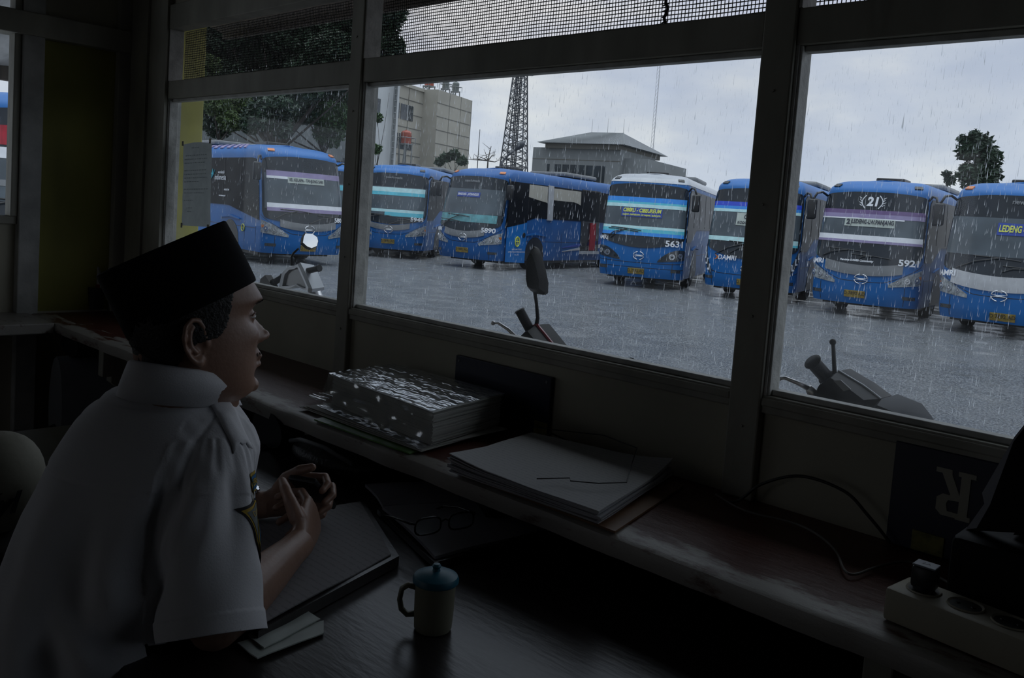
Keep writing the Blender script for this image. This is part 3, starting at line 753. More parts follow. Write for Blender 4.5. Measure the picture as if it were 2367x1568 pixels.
bus(ground_at(1722, 662, 23.4), 15, 'blue bus with cicaheum board and slanted white lamp guides, behind the window post', dict(
    bands=[(2.54, 2.66, mat('royal_film', (.02, .06, .55), .4), -1.26, 1.26), (2.46, 2.54, sky_b, -1.26, 1.26), (2.38, 2.46, pale_c, -1.26, 1.26), (1.58, 1.70, pale_c, -1.26, 1.26), (1.52, 1.58, cyan, -.2, 1.26)],
    glass=(1.70, 2.38), lamp='C', ez=.86, pz=.50, lo=lambda s: 1.12 + .34 * (abs(s) / 1.36) ** 2, seams=[lambda s: .68 + .02 * s * s + .2 * max(0, abs(s) - .8)],
    wipers=((-.9, 1.2, -.05, 1.55), (-.5, 1.25, .1, 1.5)), mirrors=(1,)), sign=sg5)
# 6: 5921
def sg6(t, r):
    damri(t, r, -1.2, 1.28)
    stext(t, 'route_digits', '21', .30, .02, 2.80, white, .028, bold=.012, shear=.1)
    m = MB()
    for sx in (-1, 1):
        m.tube([bus_S(sx * (.16 + .09 * sin(pi * k / 10)), 2.64 + .32 * k / 10, .03) for k in range(11)], .012, 5)
        for k in range(4): m.tube([bus_S(sx * (.24 + .01 * k), 2.70 + .06 * k, .03), bus_S(sx * (.31 + .02 * (k % 2)), 2.74 + .06 * k, .03)], [.013, .004], 5)
    m.build('laurel_mark', white, t)
    o = spatch(t, 'route_board', -.58, .60, 2.19, 2.38, signw, .046)
    stext(o, 'route_lettering', '2', .17, -.49, 2.285, signk, .062, bold=.008); stext(o, 'route_lettering', 'LEDENG-LW.PANJANG', .14, .085, 2.30, signk, .062, bold=.005, fit=.98)
    m = MB(); patch(m, -.425, -.415, 2.2, 2.37, 1, 1, .056); m.build('divider_line', signk, o)
    stext(t, 'sticker_lettering', 'Pencinta DAMRI Community', .065, -.15, 1.36, white, .056, shear=.15)
    spatch(t, 'sticker', 1.10, 1.24, 1.93, 1.98, pale_c, .03)
bus(ground_at(1980, 743, 21.0), 8, 'blue bus numbered 5921 with 21 on its windscreen and a ledeng lw. panjang board', dict(
    bands=[(2.50, 2.60, mat('plum_film', (.13, .08, .20), .4), -1.27, 1.27), (2.40, 2.50, lilac, -1.27, 1.27), (2.37, 2.40, white, -1.27, .8), (1.86, 1.98, white, -1.27, 1.27), (1.80, 1.86, lilac, -1.27, 1.27)],
    glass=(1.96, 2.40), smile=(.90, 1.12, .24, .10, greyp), lamp='A', ez=.93, pz=.56, px=-.12, wipers=((-1.0, 1.42, -.38, 1.60), (-.1, 1.40, .2, 1.48)), mirrors=(-1, 1)), sign=sg6, number=('5921', 1.02, 1.38, .21))
# 7: right edge
def sg7(t, r):
    damri(t, r, -1.16, 1.28)
    o = spatch(t, 'route_board', -.22, 1.1, 2.18, 2.44, signb, .046)
    stext(o, 'route_lettering', 'LEDENG - LW.PANJANG', .20, .44, 2.31, yelt, .062, bold=.006, shear=.1, fit=1.26)
    stext(t, 'top_lettering', 'newArmada', .15, .35, 2.9, greyp, .05)
bus(ground_at(2300, 768, 18.4), 4, 'blue bus with ledeng board and wide silver grille panel, at the right edge', dict(
    glass=(1.72, 2.55), bands=[], smile=(1.0, 1.10, .30, .12, greyl), lamp='A', ez=.90, pz=.46, px=.1, amber=True, wipers=((-.9, 1.42, -.1, 1.68), (.0, 1.4, .5, 1.5)), mirrors=(-1, 1)), sign=sg7)
# 8: seen through the side window
def sg8(t, r):
    damri(t, r, -1.0, 1.28); spatch(t, 'red_curtain', -1.1, 1.1, 2.42, 2.74, red_c, .03)
bus(ground_at(95, 560, 14.2), 66, 'blue bus with a red curtain strip, seen through the side window', dict(
    bands=[(2.2, 2.38, white, -1.2, 1.2), (1.75, 1.85, greyp, -1.2, 1.2)], glass=(1.5, 2.2), smile=(.86, 1.1, .2, .1, greyp), mirrors=()), sign=sg8)

# ------------------------------------------------------------------ buildings beyond the yard
conc_b = mat('beige_panel_wall', (0.36, 0.34, 0.29), 0.7, var=0.10, scale=.35)
conc_w = mat('pale_wall', (0.52, 0.54, 0.55), 0.7, var=0.10, scale=.3)
conc_g = mat('grey_concrete', (0.20, 0.215, 0.22), 0.75, var=0.12, scale=.3)
joint = mat('panel_joint', (0.13, 0.125, 0.11), 0.8)
wing = mat('dark_window', (0.035, 0.045, 0.055), 0.15, var=0.5, scale=.6)
tin = mat('roof_tin', (0.13, 0.14, 0.15), 0.5, var=0.12, scale=.5)
bl = W2(1014, 207, 100); br = W2(1092, 223, 108); al = W2(931, 194, 98)
bt = thing('apartment_block', 'beige panelled block with two rows of dark windows and roof tanks', 'building', (bl.x, bl.y, GZ), 0)
nrm = Vector(((br - bl).y, -(br - bl).x, 0)).normalized()
def wallbox(p, q, z0, z1, th, mm, nm, par, proud=0.0):
    """box along the wall line p-q, from its front face back by th"""
    p = Vector((p.x, p.y, 0)) + nrm * proud; q = Vector((q.x, q.y, 0)) + nrm * proud; bk = -nrm * th
    m = MB(); vs = [p, q, q + bk, p + bk]
    m.add([v + Vector((0, 0, z0)) for v in vs] + [v + Vector((0, 0, z1)) for v in vs], [(0,1,2,3),(4,5,6,7),(0,1,5,4),(1,2,6,5),(2,3,7,6),(3,0,4,7)])
    return m.build(nm, mm, par, world=True)
zt = bl.z
wallbox(bl, br, GZ, zt, 14, conc_b, 'wall', bt)
dv = (br - bl); dv.z = 0
a2 = bl - dv * 1.12
for k in range(1, 4): wallbox(bl + dv * (k / 3.0 - .006), bl + dv * (k / 3.0 + .0), GZ, zt, .1, joint, 'panel_joint', bt, .03)
for k in range(8): wallbox(bl, br, zt - 1.55 * (k + 1), zt - 1.55 * (k + 1) + .09, .1, joint, 'panel_joint', bt, .03)
wallbox(a2, bl, GZ, zt - .3, 9, conc_b, 'wall', bt, -2.0)
wallbox(a2, bl, zt - .35, zt - .0, 9.4, conc_b, 'parapet', bt, -1.8)
for k, zc in enumerate((zt - 4.0, zt - 7.3)):
    for u0, u1 in ((.10, .54), (.57, .88)):
        w_ = wallbox(a2 + dv * u0 * 1.0, a2 + dv * u1 * 1.0, zc, zc + 1.7, .2, wing, 'window', bt, -1.95)
        wallbox(a2 + dv * (u0 + (u1 - u0) * .5), a2 + dv * (u0 + (u1 - u0) * .5 + .012), zc, zc + 1.7, .2, conc_w, 'window_mullion', w_, -1.9)
for k in range(4): wallbox(a2 + dv * (.25 * k), a2 + dv * (.25 * k + .006), GZ, zt - .4, .1, joint, 'panel_joint', bt, -1.96)
for k in range(8): wallbox(a2, bl, zt - 1.55 * (k + 1) - .2, zt - 1.55 * (k + 1) - .11, .1, joint, 'panel_joint', bt, -1.96)
# pale slab tower left of it, with pipes and ladder
pt_l = a2 - dv * 1.05
pw = thing('stair_tower', 'pale stair tower with drain pipes and small square windows, left of the beige block', 'building', (pt_l.x, pt_l.y, GZ))
wallbox(pt_l, a2, GZ, zt + .8, 8, conc_w, 'wall', pw, .8)
for u0, z0 in ((.52, zt - 4.8), (.5, zt - 15.6), (.2, zt - 12)): wallbox(pt_l + dv * u0, pt_l + dv * (u0 + .11), z0, z0 + 1.7, .2, wing, 'window', pw, .9)
for u0 in (.3, .34, .93): wallbox(pt_l + dv * u0, pt_l + dv * (u0 + .012), GZ, zt + .6, .15, conc_g, 'drain_pipe', pw, 1.0)
m = MB(); e0 = pt_l + dv * .84; e1 = pt_l + dv * .90
for q in (e0, e1): m.tube([(q.x + nrm.x * 1.3, q.y + nrm.y * 1.3, GZ), (q.x + nrm.x * 1.3, q.y + nrm.y * 1.3, zt + 1)], .07, 5)
for k in range(34):
    z = GZ + .6 * k
    m.tube([(e0.x + nrm.x * 1.3, e0.y + nrm.y * 1.3, z), (e1.x + nrm.x * 1.3, e1.y + nrm.y * 1.3, z)], .062, 4)
m.build('ladder', conc_g, pw, world=True)
# water tanks
tank_g = mat('tank_green_grey', (0.16, 0.18, 0.17), 0.5, var=.15); tank_r = mat('tank_red', (0.36, 0.075, 0.045), 0.5, var=.15)
def tank(px, py, depth, r, h, base, mm, lbl, grp=None):
    p = W2(px, py, depth); leg = max(.3, p.z - base)
    t = thing('water_tank', lbl, 'water tank', (p.x, p.y, p.z - leg), 0, grp)
    MB().lathe([(r * .96, 0), (r, .1), (r * .96, h * .33), (r, h * .36), (r * .96, h * .6), (r, h * .63), (r, h * .85), (r * .75, h * .97), (r * .3, h * 1.02), (r * .28, h * 1.07)], 20, (0, 0, leg)).build('barrel', mm, t, smooth='auto')
    m = MB(); m.box((-r, -r, leg - .12), (r, r, leg))
    m.build('platform', conc_g, t)
    for sx in (-1, 1):
        for sy in (-1, 1): MB().tube([(sx * r * .9, sy * r * .9, 0), (sx * r * .85, sy * r * .85, leg)], .07, 5).build('leg', conc_g, t)
    m = MB()
    for sx in (-1, 1):
        m.tube([(-sx * r * .9, -r * .9, .1), (sx * r * .9, -r * .9, leg)], .062, 4)
        m.tube([(-r * 1.3, sx * r * 1.3, leg + h * .45), (r * 1.3, sx * r * 1.3, leg + h * .45)], .04, 4); m.tube([(sx * r * 1.3, -r * 1.3, leg + h * .45), (sx * r * 1.3, r * 1.3, leg + h * .45)], .04, 4)
        for sy in (-1, 1): m.tube([(sx * r * 1.3, sy * r * 1.3, leg - .1), (sx * r * 1.3, sy * r * 1.3, leg + h * .45)], .04, 4)
    m.build('railing', conc_g, t)
tank(1030, 205, 104, .42, 1.15, zt, tank_g, 'dull green water tank on the beige block roof, left of its twin')
tank(1053, 211, 106, .42, 1.1, zt, tank_g, 'dull green water tank on the beige block roof, right of its twin')
tank(992, 199, 102, .55, 1.3, zt, tank_r, 'red brown water tank at the top of the stair tower roof')
tank(938, 332, 92, .55, 1.35, GZ, tank_r, 'red water tank on a tall frame in front of the beige block')
# hip roofed hall
hp = W2(1233, 340, 118); hq = W2(1430, 340, 112)
ang = atan2(hq.y - hp.y, hq.x - hp.x)
ht = thing('assembly_hall', 'grey concrete hall with a hipped roof and tall dark windows', 'building', (hp.x, hp.y, GZ), ang)
Lh = (hq - hp).length; zw = hp.z - GZ
Dh = 13
MB().box((0, 0, 0), (Lh * 1.03, Dh, zw)).build('wall', conc_g, ht)
MB().box((Lh * 1.03, 1.2, 0), (Lh * 1.3, Dh + 4, zw - 1.0)).build('side_wing', conc_g, ht)
x0, x1 = 1.2, Lh * 1.10
rv = [(x0, -1.2, zw + .55), (x1, -1.2, zw + .55), (x1 + .0, Dh + 3, zw + .55), (x0, Dh + 3, zw + .55), (x0 + 4.6, Dh * .5 - .5, zw + 2.75), (x1 - 3.2, Dh * .5 - .5, zw + 2.75)]
MB().add(rv, [(0, 1, 5, 4), (1, 2, 5), (2, 3, 4, 5), (3, 0, 4), (0, 3, 2, 1)]).build('roof', tin, ht)
m = MB()
for k in range(44):
    u = k / 43; m.tube([Vector(rv[0]).lerp(Vector(rv[1]), u) + Vector((0, 0, .03)), Vector(rv[4]).lerp(Vector(rv[5]), u) + Vector((0, 0, .03))], .035, 4)
m.tube([rv[1], rv[5]], .1, 4); m.build('roof_seam', conc_g, ht)
MB().box((x0 + .9, -.6, zw - .1), (x1 - .9, Dh + 2, zw + .52)).build('eave_band', joint, ht)
for k in range(8):
    w0 = Lh * .185 + k * (Lh * .093); ww = Lh * .075 if 0 < k < 7 else Lh * .03
    MB().box((w0, -.05, zw - 4.4), (w0 + ww, .1, zw - 2.2)).build('window', wing, ht)
    if k: MB().box((w0 - Lh * .0, -.08, zw - 7.5), (w0 + Lh * .02, .1, zw - 4.5)).build('fin', conc_w, ht)
MB().box((0, -.03, zw - 1.6), (Lh * 1.03, .02, zw - 1.5)).build('panel_joint', joint, ht)
for k in range(3):
    p = Vector(rv[4]).lerp(Vector(rv[5]), k / 2); MB().tube([p, p + Vector((0, 0, 1.9))], [.03, .012], 5).build('lightning_rod', conc_g, ht)
# lattice tower
tp = W2(1181, 480, 88)
tw = thing('lattice_tower', 'tall dark lattice telecom tower rising behind bus 5890', 'tower', (tp.x, tp.y, GZ), .5)
steel = mat('tower_steel', (0.07, 0.075, 0.085), 0.5, 0.4, var=.2)
zt2 = W2(1186, 165, 88).z - GZ
m = MB()
lw = lambda z: 1.55 - (1.55 - .55) * z / zt2
lv = [(-1, -1), (1, -1), (1, 1), (-1, 1)]
nseg = 22
for a_, b_ in lv: m.tube([(a_ * lw(0), b_ * lw(0), 0), (a_ * lw(zt2), b_ * lw(zt2), zt2)], .07, 5)
m.build('mast_leg', steel, tw); m = MB()
for k in range(nseg):
    z0 = zt2 * k / nseg; z1 = zt2 * (k + 1) / nseg
    for q in range(4):
        a_, b_ = lv[q]; c_, d_ = lv[(q + 1) % 4]
        m.tube([(a_ * lw(z0), b_ * lw(z0), z0), (c_ * lw(z1), d_ * lw(z1), z1)], .035, 4)
        m.tube([(c_ * lw(z0), d_ * lw(z0), z0), (a_ * lw(z1), b_ * lw(z1), z1)], .035, 4)
        m.tube([(a_ * lw(z1), b_ * lw(z1), z1), (c_ * lw(z1), d_ * lw(z1), z1)], .035, 4)
m.build('bracing', steel, tw); m = MB()
for dx in (-.25, -.1, .1, .25): m.tube([(dx, -.3, 0), (dx, -.3, zt2)], .06, 4)
for k in range(60): m.tube([(-.28, -.3, zt2 * k / 60), (.28, -.3, zt2 * k / 60)], .03, 4)
m.build('cable_ladder', steel, tw)
for k, (dx, z) in enumerate(((-1.2, zt2 - .3), (1.3, zt2 - .5), (1.2, zt2 - .1))):
    MB().tube([(0, 0, z), (dx, 0, z), (dx, 0, z + .9)], .062, 5).build('antenna', steel, tw)
for px_, py0, py1, dd, lbl in ((1497, 335, 60, 142, 'thin radio mast rising behind the hipped roof hall'), (1208, 400, 328, 70, 'thin grey pole standing right of the lattice tower'), (1097, 400, 300, 80, 'thin faint pole right of the beige block')):
    p0 = W2(px_, 480, dd); top = W2(px_ + (8 if dd == 142 else 0), py1, dd).z
    tt = thing('radio_mast' if dd == 142 else 'thin_pole', lbl, 'mast' if dd == 142 else 'pole', (p0.x, p0.y, GZ))
    m = MB(); r0 = .22 if dd == 142 else .0
    if r0:
        for a_, b_ in ((-1, -1), (1, -1), (0, 1)): m.tube([(a_ * r0, b_ * r0, 0), (a_ * r0, b_ * r0, top - GZ)], .035, 4)
        m.build('mast_leg', greyl, tt); m = MB()
        for k in range(50):
            z = (top - GZ) * k / 50; z1 = (top - GZ) * (k + 1) / 50
            m.tube([(-r0, -r0, z), (r0, -r0, z1)], .02, 4); m.tube([(r0, -r0, z), (0, r0, z1)], .02, 4)
        m.build('bracing', greyl, tt)
    else:
        m.tube([(0, 0, 0), (0, 0, top - GZ)], [.07, .03], 6); m.build('shaft', steel, tt)
# street lamp with a long arm
p = W2(1160, 375, 46); q = W2(1193, 345, 46)
sl_ = thing('street_lamp', 'street lamp with a curved arm and oval head, in front of the lattice tower', 'street lamp', (p.x, p.y, GZ))
MB().tube([(p.x, p.y, GZ), (p.x, p.y, p.z), Vector(p).lerp(q, .5) + Vector((0, 0, .08)), q], [.09, .06, .062, .04], 8).build('arm', steel, sl_, world=True, smooth=True)
dr = (q - p).normalized()
m = MB(); m.tube([q - dr * .1, q + dr * .1, q + dr * .3, q + dr * .5, q + dr * .62], [.06, .13, .19, .15, .04], 10); m.build('lamp_head', steel, sl_, world=True, smooth=True)

# ------------------------------------------------------------------ trees
bark = mat('wet_bark', (0.05, 0.042, 0.035), 0.8, var=.3, scale=6, bump=.4)
def leafm(nm, c): return mat(nm, c, 0.45, var=0.45, scale=1.4, col2=tuple(x * 1.9 for x in c))
leaf_d = leafm('leaf_dark', (0.020, 0.042, 0.022)); leaf_g = leafm('leaf_green', (0.035, 0.085, 0.022)); leaf_y = leafm('leaf_olive', (0.06, 0.095, 0.03))
def tree(name, lbl, base, blobs, lm, nleaf, lsize, trunk_r=.15, group=None, seed=1):
    """blobs: (x,y,z,r) world; every blob gets a branch and a shell of leaves"""
    rg = random.Random(seed)
    t = thing(name, lbl, 'tree', (base[0], base[1], GZ), 0, group)
    m = MB(); bz = Vector((base[0], base[1], GZ)); top = max(b_[2] for b_ in blobs); mid = Vector((base[0], base[1], GZ + (min(b_[2] for b_ in blobs) - GZ) * .8))
    m.tube([bz, bz.lerp(mid, .5) + Vector((.08, .062, 0)), mid], [trunk_r, trunk_r * .85, trunk_r * .7], 9)
    for b_ in blobs:
        c = Vector(b_[:3]); k1 = mid.lerp(c, .5) + Vector((rg.uniform(-.2, .2), rg.uniform(-.2, .2), -.15 * b_[3]))
        m.tube([mid, k1, c], [trunk_r * .3, trunk_r * .18, trunk_r * .08], 6)
        for q in range(5):
            d = Vector((rg.gauss(0, 1), rg.gauss(0, 1), rg.gauss(0, 1))).normalized() * b_[3] * .8
            m.tube([k1.lerp(c, .6), c + d * .5, c + d], [trunk_r * .14, trunk_r * .09, trunk_r * .04], 4)
    m.build('trunk', bark, t, world=True, smooth=True)
    f = MB(); tot = sum(b_[3] ** 2 for b_ in blobs)
    vs, fs = [], []
    for b_ in blobs:
        c = Vector(b_[:3])
        for q in range(int(nleaf * b_[3] ** 2 / tot)):
            d = Vector((rg.gauss(0, 1), rg.gauss(0, 1), rg.gauss(0, 1))).normalized()
            rr = b_[3] * (rg.random() ** .45) * (1 + .28 * noise.noise(d * 2.2 + c))
            p = c + Vector((d.x, d.y, d.z * .85)) * rr
            ax = Vector((rg.uniform(-1, 1), rg.uniform(-1, 1), rg.uniform(-.7, .5))).normalized(); sd = ax.cross(Vector((rg.uniform(-1, 1), rg.uniform(-1, 1), rg.uniform(-1, 1)))).normalized()
            l = lsize * rg.uniform(.7, 1.4); w_ = l * .42; o_ = len(vs); nn = ax.cross(sd) * l * .12
            vs += [p - ax * l * .5, p + sd * w_ * .5 + nn, p + ax * l * .5, p - sd * w_ * .5 + nn]; fs.append((o_, o_ + 1, o_ + 2, o_ + 3))
    f.add(vs, fs); f.build('foliage', lm, t, world=True, fixn=False)
    return t
def B(px, py, depth, rpx):
    v = W2(px, py, depth); return (v.x, v.y, v.z, rpx * depth / FPX)
D_ = 40
v = W2(640, 300, D_)
tree('broadleaf_tree', 'tall dense tree behind the bus with kb. kelapa board, filling the left pane', (v.x, v.y),
     [B(520, 60, D_, 70), B(600, 120, D_ + 2, 75), B(690, 70, D_, 80), B(770, 130, D_ - 1, 70), B(520, 190, D_, 60), B(610, 215, D_ + 1, 55), B(700, 190, D_ - 1, 60), B(860, 60, D_ + 1, 65), B(760, 40, D_, 70), B(600, 20, D_, 60), B(900, 110, D_, 40), B(560, 150, D_ + 3, 70), B(480, 110, D_ + 2, 60), B(650, 160, D_ + 4, 70), B(740, 190, D_ + 3, 60), B(490, 235, D_ + 3, 45), B(880, 20, D_, 60), B(560, 225, D_ + 3, 50), B(640, 255, D_ - 3, 46), B(505, 285, D_ + 4, 40), B(600, 270, D_ - 3, 40), B(650, 300, D_ - 3, 24), B(580, 290, D_ - 3, 24), B(690, 250, D_ + 2, 45), B(450, 50, D_ + 3, 70)], leaf_d, 80000, .28, .22, seed=3)
v = W2(750, 320, 44)
tree('broadleaf_tree', 'lighter green tree nearer the left window post', (v.x, v.y),
     [B(750, 200, 44, 48), B(720, 250, 44, 42), B(770, 270, 43, 46), B(800, 220, 44, 40), B(760, 310, 44, 36), B(690, 235, 44, 34), B(655, 275, 43, 34), B(610, 285, 43, 28)], leaf_g, 22000, .24, .2, seed=4)
v = W2(505, 330, 38)
tree('broadleaf_tree', 'small dark tree beside the yellow pillar', (v.x, v.y), [B(500, 240, 38, 34), B(530, 280, 38, 28), B(560, 245, 39, 30), B(478, 150, 38, 30)], leaf_y, 8000, .2, .15, seed=5)
v = W2(2258, 520, 55)
tree('broadleaf_tree', 'lone round tree against the sky behind the rightmost bus', (v.x, v.y),
     [B(2262, 330, 55, 30), B(2235, 350, 55, 26), B(2285, 365, 55, 30), B(2245, 400, 55, 32), B(2285, 405, 55, 30), B(2225, 322, 55, 12), B(2252, 312, 55, 14), B(2265, 425, 55, 36)], leaf_d, 2600, .42, .2, seed=6)
v = W2(2190, 520, 60)
tree('broadleaf_tree', 'small bush top showing above bus 5921', (v.x, v.y), [B(2188, 402, 60, 9), B(2196, 416, 60, 13)], leaf_d, 300, .4, .08, seed=7)
v = W2(1045, 480, 75)
tree('broadleaf_tree', 'low dark tree in front of the beige block', (v.x, v.y), [B(1030, 365, 75, 12), B(1050, 358, 75, 13), B(1068, 372, 75, 12), B(1016, 375, 75, 10)], leaf_d, 1500, .45, .15, seed=8)
v = W2(866, 470, 50)
tree('broadleaf_tree', 'small green shrub tree at the foot of the stair tower', (v.x, v.y), [B(868, 345, 50, 13), B(872, 272, 50, 12), B(900, 215, 50, 0.1)], leaf_g, 700, .28, .08, seed=9)
# bare branches
p = W2(1128, 372, 60)
bt_ = thing('bare_tree', 'bare thin branches poking above the bus roofs beside the lamp', 'tree', (p.x, p.y, GZ))
m = MB(); m.tube([(p.x, p.y, GZ), p], [.1, .05], 6); rg = random.Random(2)
for (ex, ey) in ((1136, 338), (1122, 352), (1108, 362), (1146, 358), (1092, 366), (1160, 368), (1078, 368)):
    q = W2(ex, ey, 60); m.tube([p, p.lerp(q, .5) + Vector((0, 0, rg.uniform(-.2, .2))), q], [.045, .03, .012], 5)
    for k in range(3):
        a_ = p.lerp(q, rg.uniform(.4, .8)); m.tube([a_, a_ + Vector((rg.uniform(-.5, .5), rg.uniform(-.5, .5), rg.uniform(.0, .5)))], [.02, .008], 4)
m.build('branches', bark, bt_, world=True)
# house wall with air conditioners behind the trees
h0 = W2(470, 330, 52); h1 = W2(806, 330, 56)
an = atan2(h1.y - h0.y, h1.x - h0.x)
hs = thing('office_building', 'grey rendered building with air conditioners behind the big tree', 'building', (h0.x, h0.y, GZ), an)
Lq = (h1 - h0).length
gw = mat('grey_render', (0.15, 0.165, 0.17), .8, var=.2, scale=.6)
MB().box((-6, 0, 0), (Lq, 8, 9.6)).build('wall', gw, hs)
MB().box((-6.3, -.8, 9.6), (Lq + .3, 8.3, 9.9)).build('roof', tin, hs)
for k in range(5): 
    w_ = MB().box((1.0 + k * 1.9, -.05, 3.6), (2.3 + k * 1.9, .1, 4.7)).build('window', wing, hs)
    MB().box((1.62 + k * 1.9, -.08, 3.6), (1.68 + k * 1.9, -.0, 4.7)).build('window_mullion', conc_w, w_)
def ac(px, py, depth, lbl):
    p = W2(px, py, depth); t = thing('air_conditioner', lbl, 'air conditioner', (p.x, p.y, p.z - .3), an)
    MB().rbox((-.42, -.15, 0), (.42, .15, .6), .02).build('casing', mat('ac_casing', (.38, .38, .36), .5, var=.12), t)
    MB().lathe([(.24, -.155), (.24, -.17), (.2, -.17), (.05, -.16)], 20, (-.08, 0, .3), 'y').build('fan_grille', wing, t)
    MB().tube([(-.35, .15, -.03), (-.35, .5, -.03)], .02, 4).tube([(.35, .15, -.03), (.35, .5, -.03)], .02, 4).build('bracket', steel, t)
ac(657, 294, 53.9, 'outdoor air conditioner unit on the grey building wall above the first bus')
# ------------------------------------------------------------------ shelf, desk and what lies on them
redw = None
def shelf_mat():
    M = bpy.data.materials.new('worn_red_paint'); M.use_nodes = True; t = M.node_tree; b = t.nodes['Principled BSDF']
    tc = t.nodes.new('ShaderNodeTexCoord'); mp = t.nodes.new('ShaderNodeMapping'); mp.inputs['Scale'].default_value = (1, 3, 3)
    t.links.new(tc.outputs['Object'], mp.inputs[0])
    n = t.nodes.new('ShaderNodeTexNoise'); n.inputs['Scale'].default_value = 7; n.inputs['Detail'].default_value = 9; n.inputs['Roughness'].default_value = .65
    t.links.new(mp.outputs[0], n.inputs['Vector'])
    sp = t.nodes.new('ShaderNodeSeparateXYZ'); t.links.new(tc.outputs['Object'], sp.inputs[0])
    # worn towards the front edge (a wear mark of its own shape)
    mr = t.nodes.new('ShaderNodeMapRange'); mr.inputs[1].default_value = -.185; mr.inputs[2].default_value = -.06; mr.inputs[3].default_value = .33; mr.inputs[4].default_value = 0
    t.links.new(sp.outputs['Y'], mr.inputs[0])
    ad = t.nodes.new('ShaderNodeMath'); t.links.new(n.outputs[0], ad.inputs[0]); t.links.new(mr.outputs[0], ad.inputs[1])
    r = t.nodes.new('ShaderNodeValToRGB'); r.color_ramp.elements[0].position = .66; r.color_ramp.elements[1].position = .76
    r.color_ramp.elements[0].color = (.085, .022, .014, 1); r.color_ramp.elements[1].color = (.34, .32, .29, 1)
    t.links.new(ad.outputs[0], r.inputs[0]); t.links.new(r.outputs[0], b.inputs['Base Color'])
    b.inputs['Roughness'].default_value = .36
    bp = t.nodes.new('ShaderNodeBump'); bp.inputs['Strength'].default_value = .5; bp.inputs['Distance'].default_value = .004
    t.links.new(ad.outputs[0], bp.inputs['Height']); t.links.new(bp.outputs[0], b.inputs['Normal'])
    return M
redw = shelf_mat()
sh = thing('wall_shelf', 'long worn red-painted wooden shelf under the windows', 'shelf', (-1.0, 1.315, 0))
m = MB(); rows = []
n_ = 220; rg = random.Random(5)
X0, X1 = -3.56, 1.9
prof = lambda x: 1.13 + .006 * noise.noise((x * 9, 0, 0)) + .003 * noise.noise((x * 40, 0, 5))
for (dy, z) in ((.385, .86), (.06, .8605), (.012, .860), (.003, .856), (.0, .846), (.002, .826), (.01, .822), (.385, .822)):
    rows.append([Vector((X0 + (X1 - X0) * k / n_, (prof(X0 + (X1 - X0) * k / n_) if dy < .3 else 1.13) + dy, z)) for k in range(n_ + 1)])
m.grid(rows); m.add([r[0] for r in rows], [tuple(range(8))]); m.add([r[-1] for r in rows], [tuple(range(8))])
m.build('shelf_board', redw, sh, world=True, smooth='auto')
# the shelf turns along the left wall
m = MB().rbox((-3.62, .2, .822), (-3.3, 1.13, .86), .004); m.build('side_board', redw, sh, world=True)
for x in (-3.0, -2.35, -1.75, -.4, .6):
    MB().rbox((x, 1.17, .72), (x + .04, 1.50, .822), .003).prism([(1.48, .45), (1.5, .45), (1.5, .72), (1.2, .72), (1.2, .70)], x, x + .04, fn=lambda u, v, d: Vector((d, u, v))).build('bracket', wood, sh, world=True)
# desk
dkw = mat('dark_desk_top', (0.028, 0.024, 0.024), 0.28, var=.3, scale=6, stretch=(1, 4, 1), bump=.05)
ds = thing('office_desk', 'dark low office desk under the shelf where the man leans', 'desk', (-1.1, .9, 0))
MB().rbox((-2.3, .46, .72), (-.02, 1.46, .75), .006).build('desk_top', dkw, ds, world=True)
MB().box((-2.25, 1.42, .25), (-.07, 1.44, .72)).build('modesty_panel', dkw, ds, world=True)
for x in (-2.26, -.12):
    for y in (.5, 1.38): MB().rbox((x, y, 0), (x + .06, y + .06, .72), .005).build('leg', dkw, ds, world=True)
paper = mat('paper', (0.42, 0.42, 0.44), 0.75, var=.06, scale=3)
paper2 = mat('old_paper', (0.46, 0.46, 0.43), 0.75, var=.10, scale=5)
def text_paper(name='printed_paper', dens=26, base=(.42, .42, .42), ink=(.36, .36, .37)):
    M = bpy.data.materials.new(name); M.use_nodes = True; t = M.node_tree; b = t.nodes['Principled BSDF']; b.inputs['Roughness'].default_value = .8
    tc = t.nodes.new('ShaderNodeTexCoord'); w = t.nodes.new('ShaderNodeTexWave'); w.inputs['Scale'].default_value = dens; w.bands_direction = 'Y'; w.inputs['Distortion'].default_value = .4
    t.links.new(tc.outputs['Object'], w.inputs['Vector'])
    mp = t.nodes.new('ShaderNodeMapping'); mp.inputs['Scale'].default_value = (90, 160, 1); t.links.new(tc.outputs['Object'], mp.inputs[0])
    n = t.nodes.new('ShaderNodeTexNoise'); n.inputs['Scale'].default_value = 1.5; t.links.new(mp.outputs[0], n.inputs['Vector'])
    mu = t.nodes.new('ShaderNodeMath'); mu.operation = 'MULTIPLY'; t.links.new(w.outputs[1], mu.inputs[0]); t.links.new(n.outputs[0], mu.inputs[1])
    r = t.nodes.new('ShaderNodeValToRGB'); r.color_ramp.elements[0].position = .40; r.color_ramp.elements[1].position = .48
    r.color_ramp.elements[0].color = (*base, 1); r.color_ramp.elements[1].color = (*ink, 1)
    t.links.new(mu.outputs[0], r.inputs[0]); t.links.new(r.outputs[0], b.inputs['Base Color']); return M
tpap = text_paper()
plastic = bpy.data.materials.new('clear_plastic_wrap'); plastic.use_nodes = True
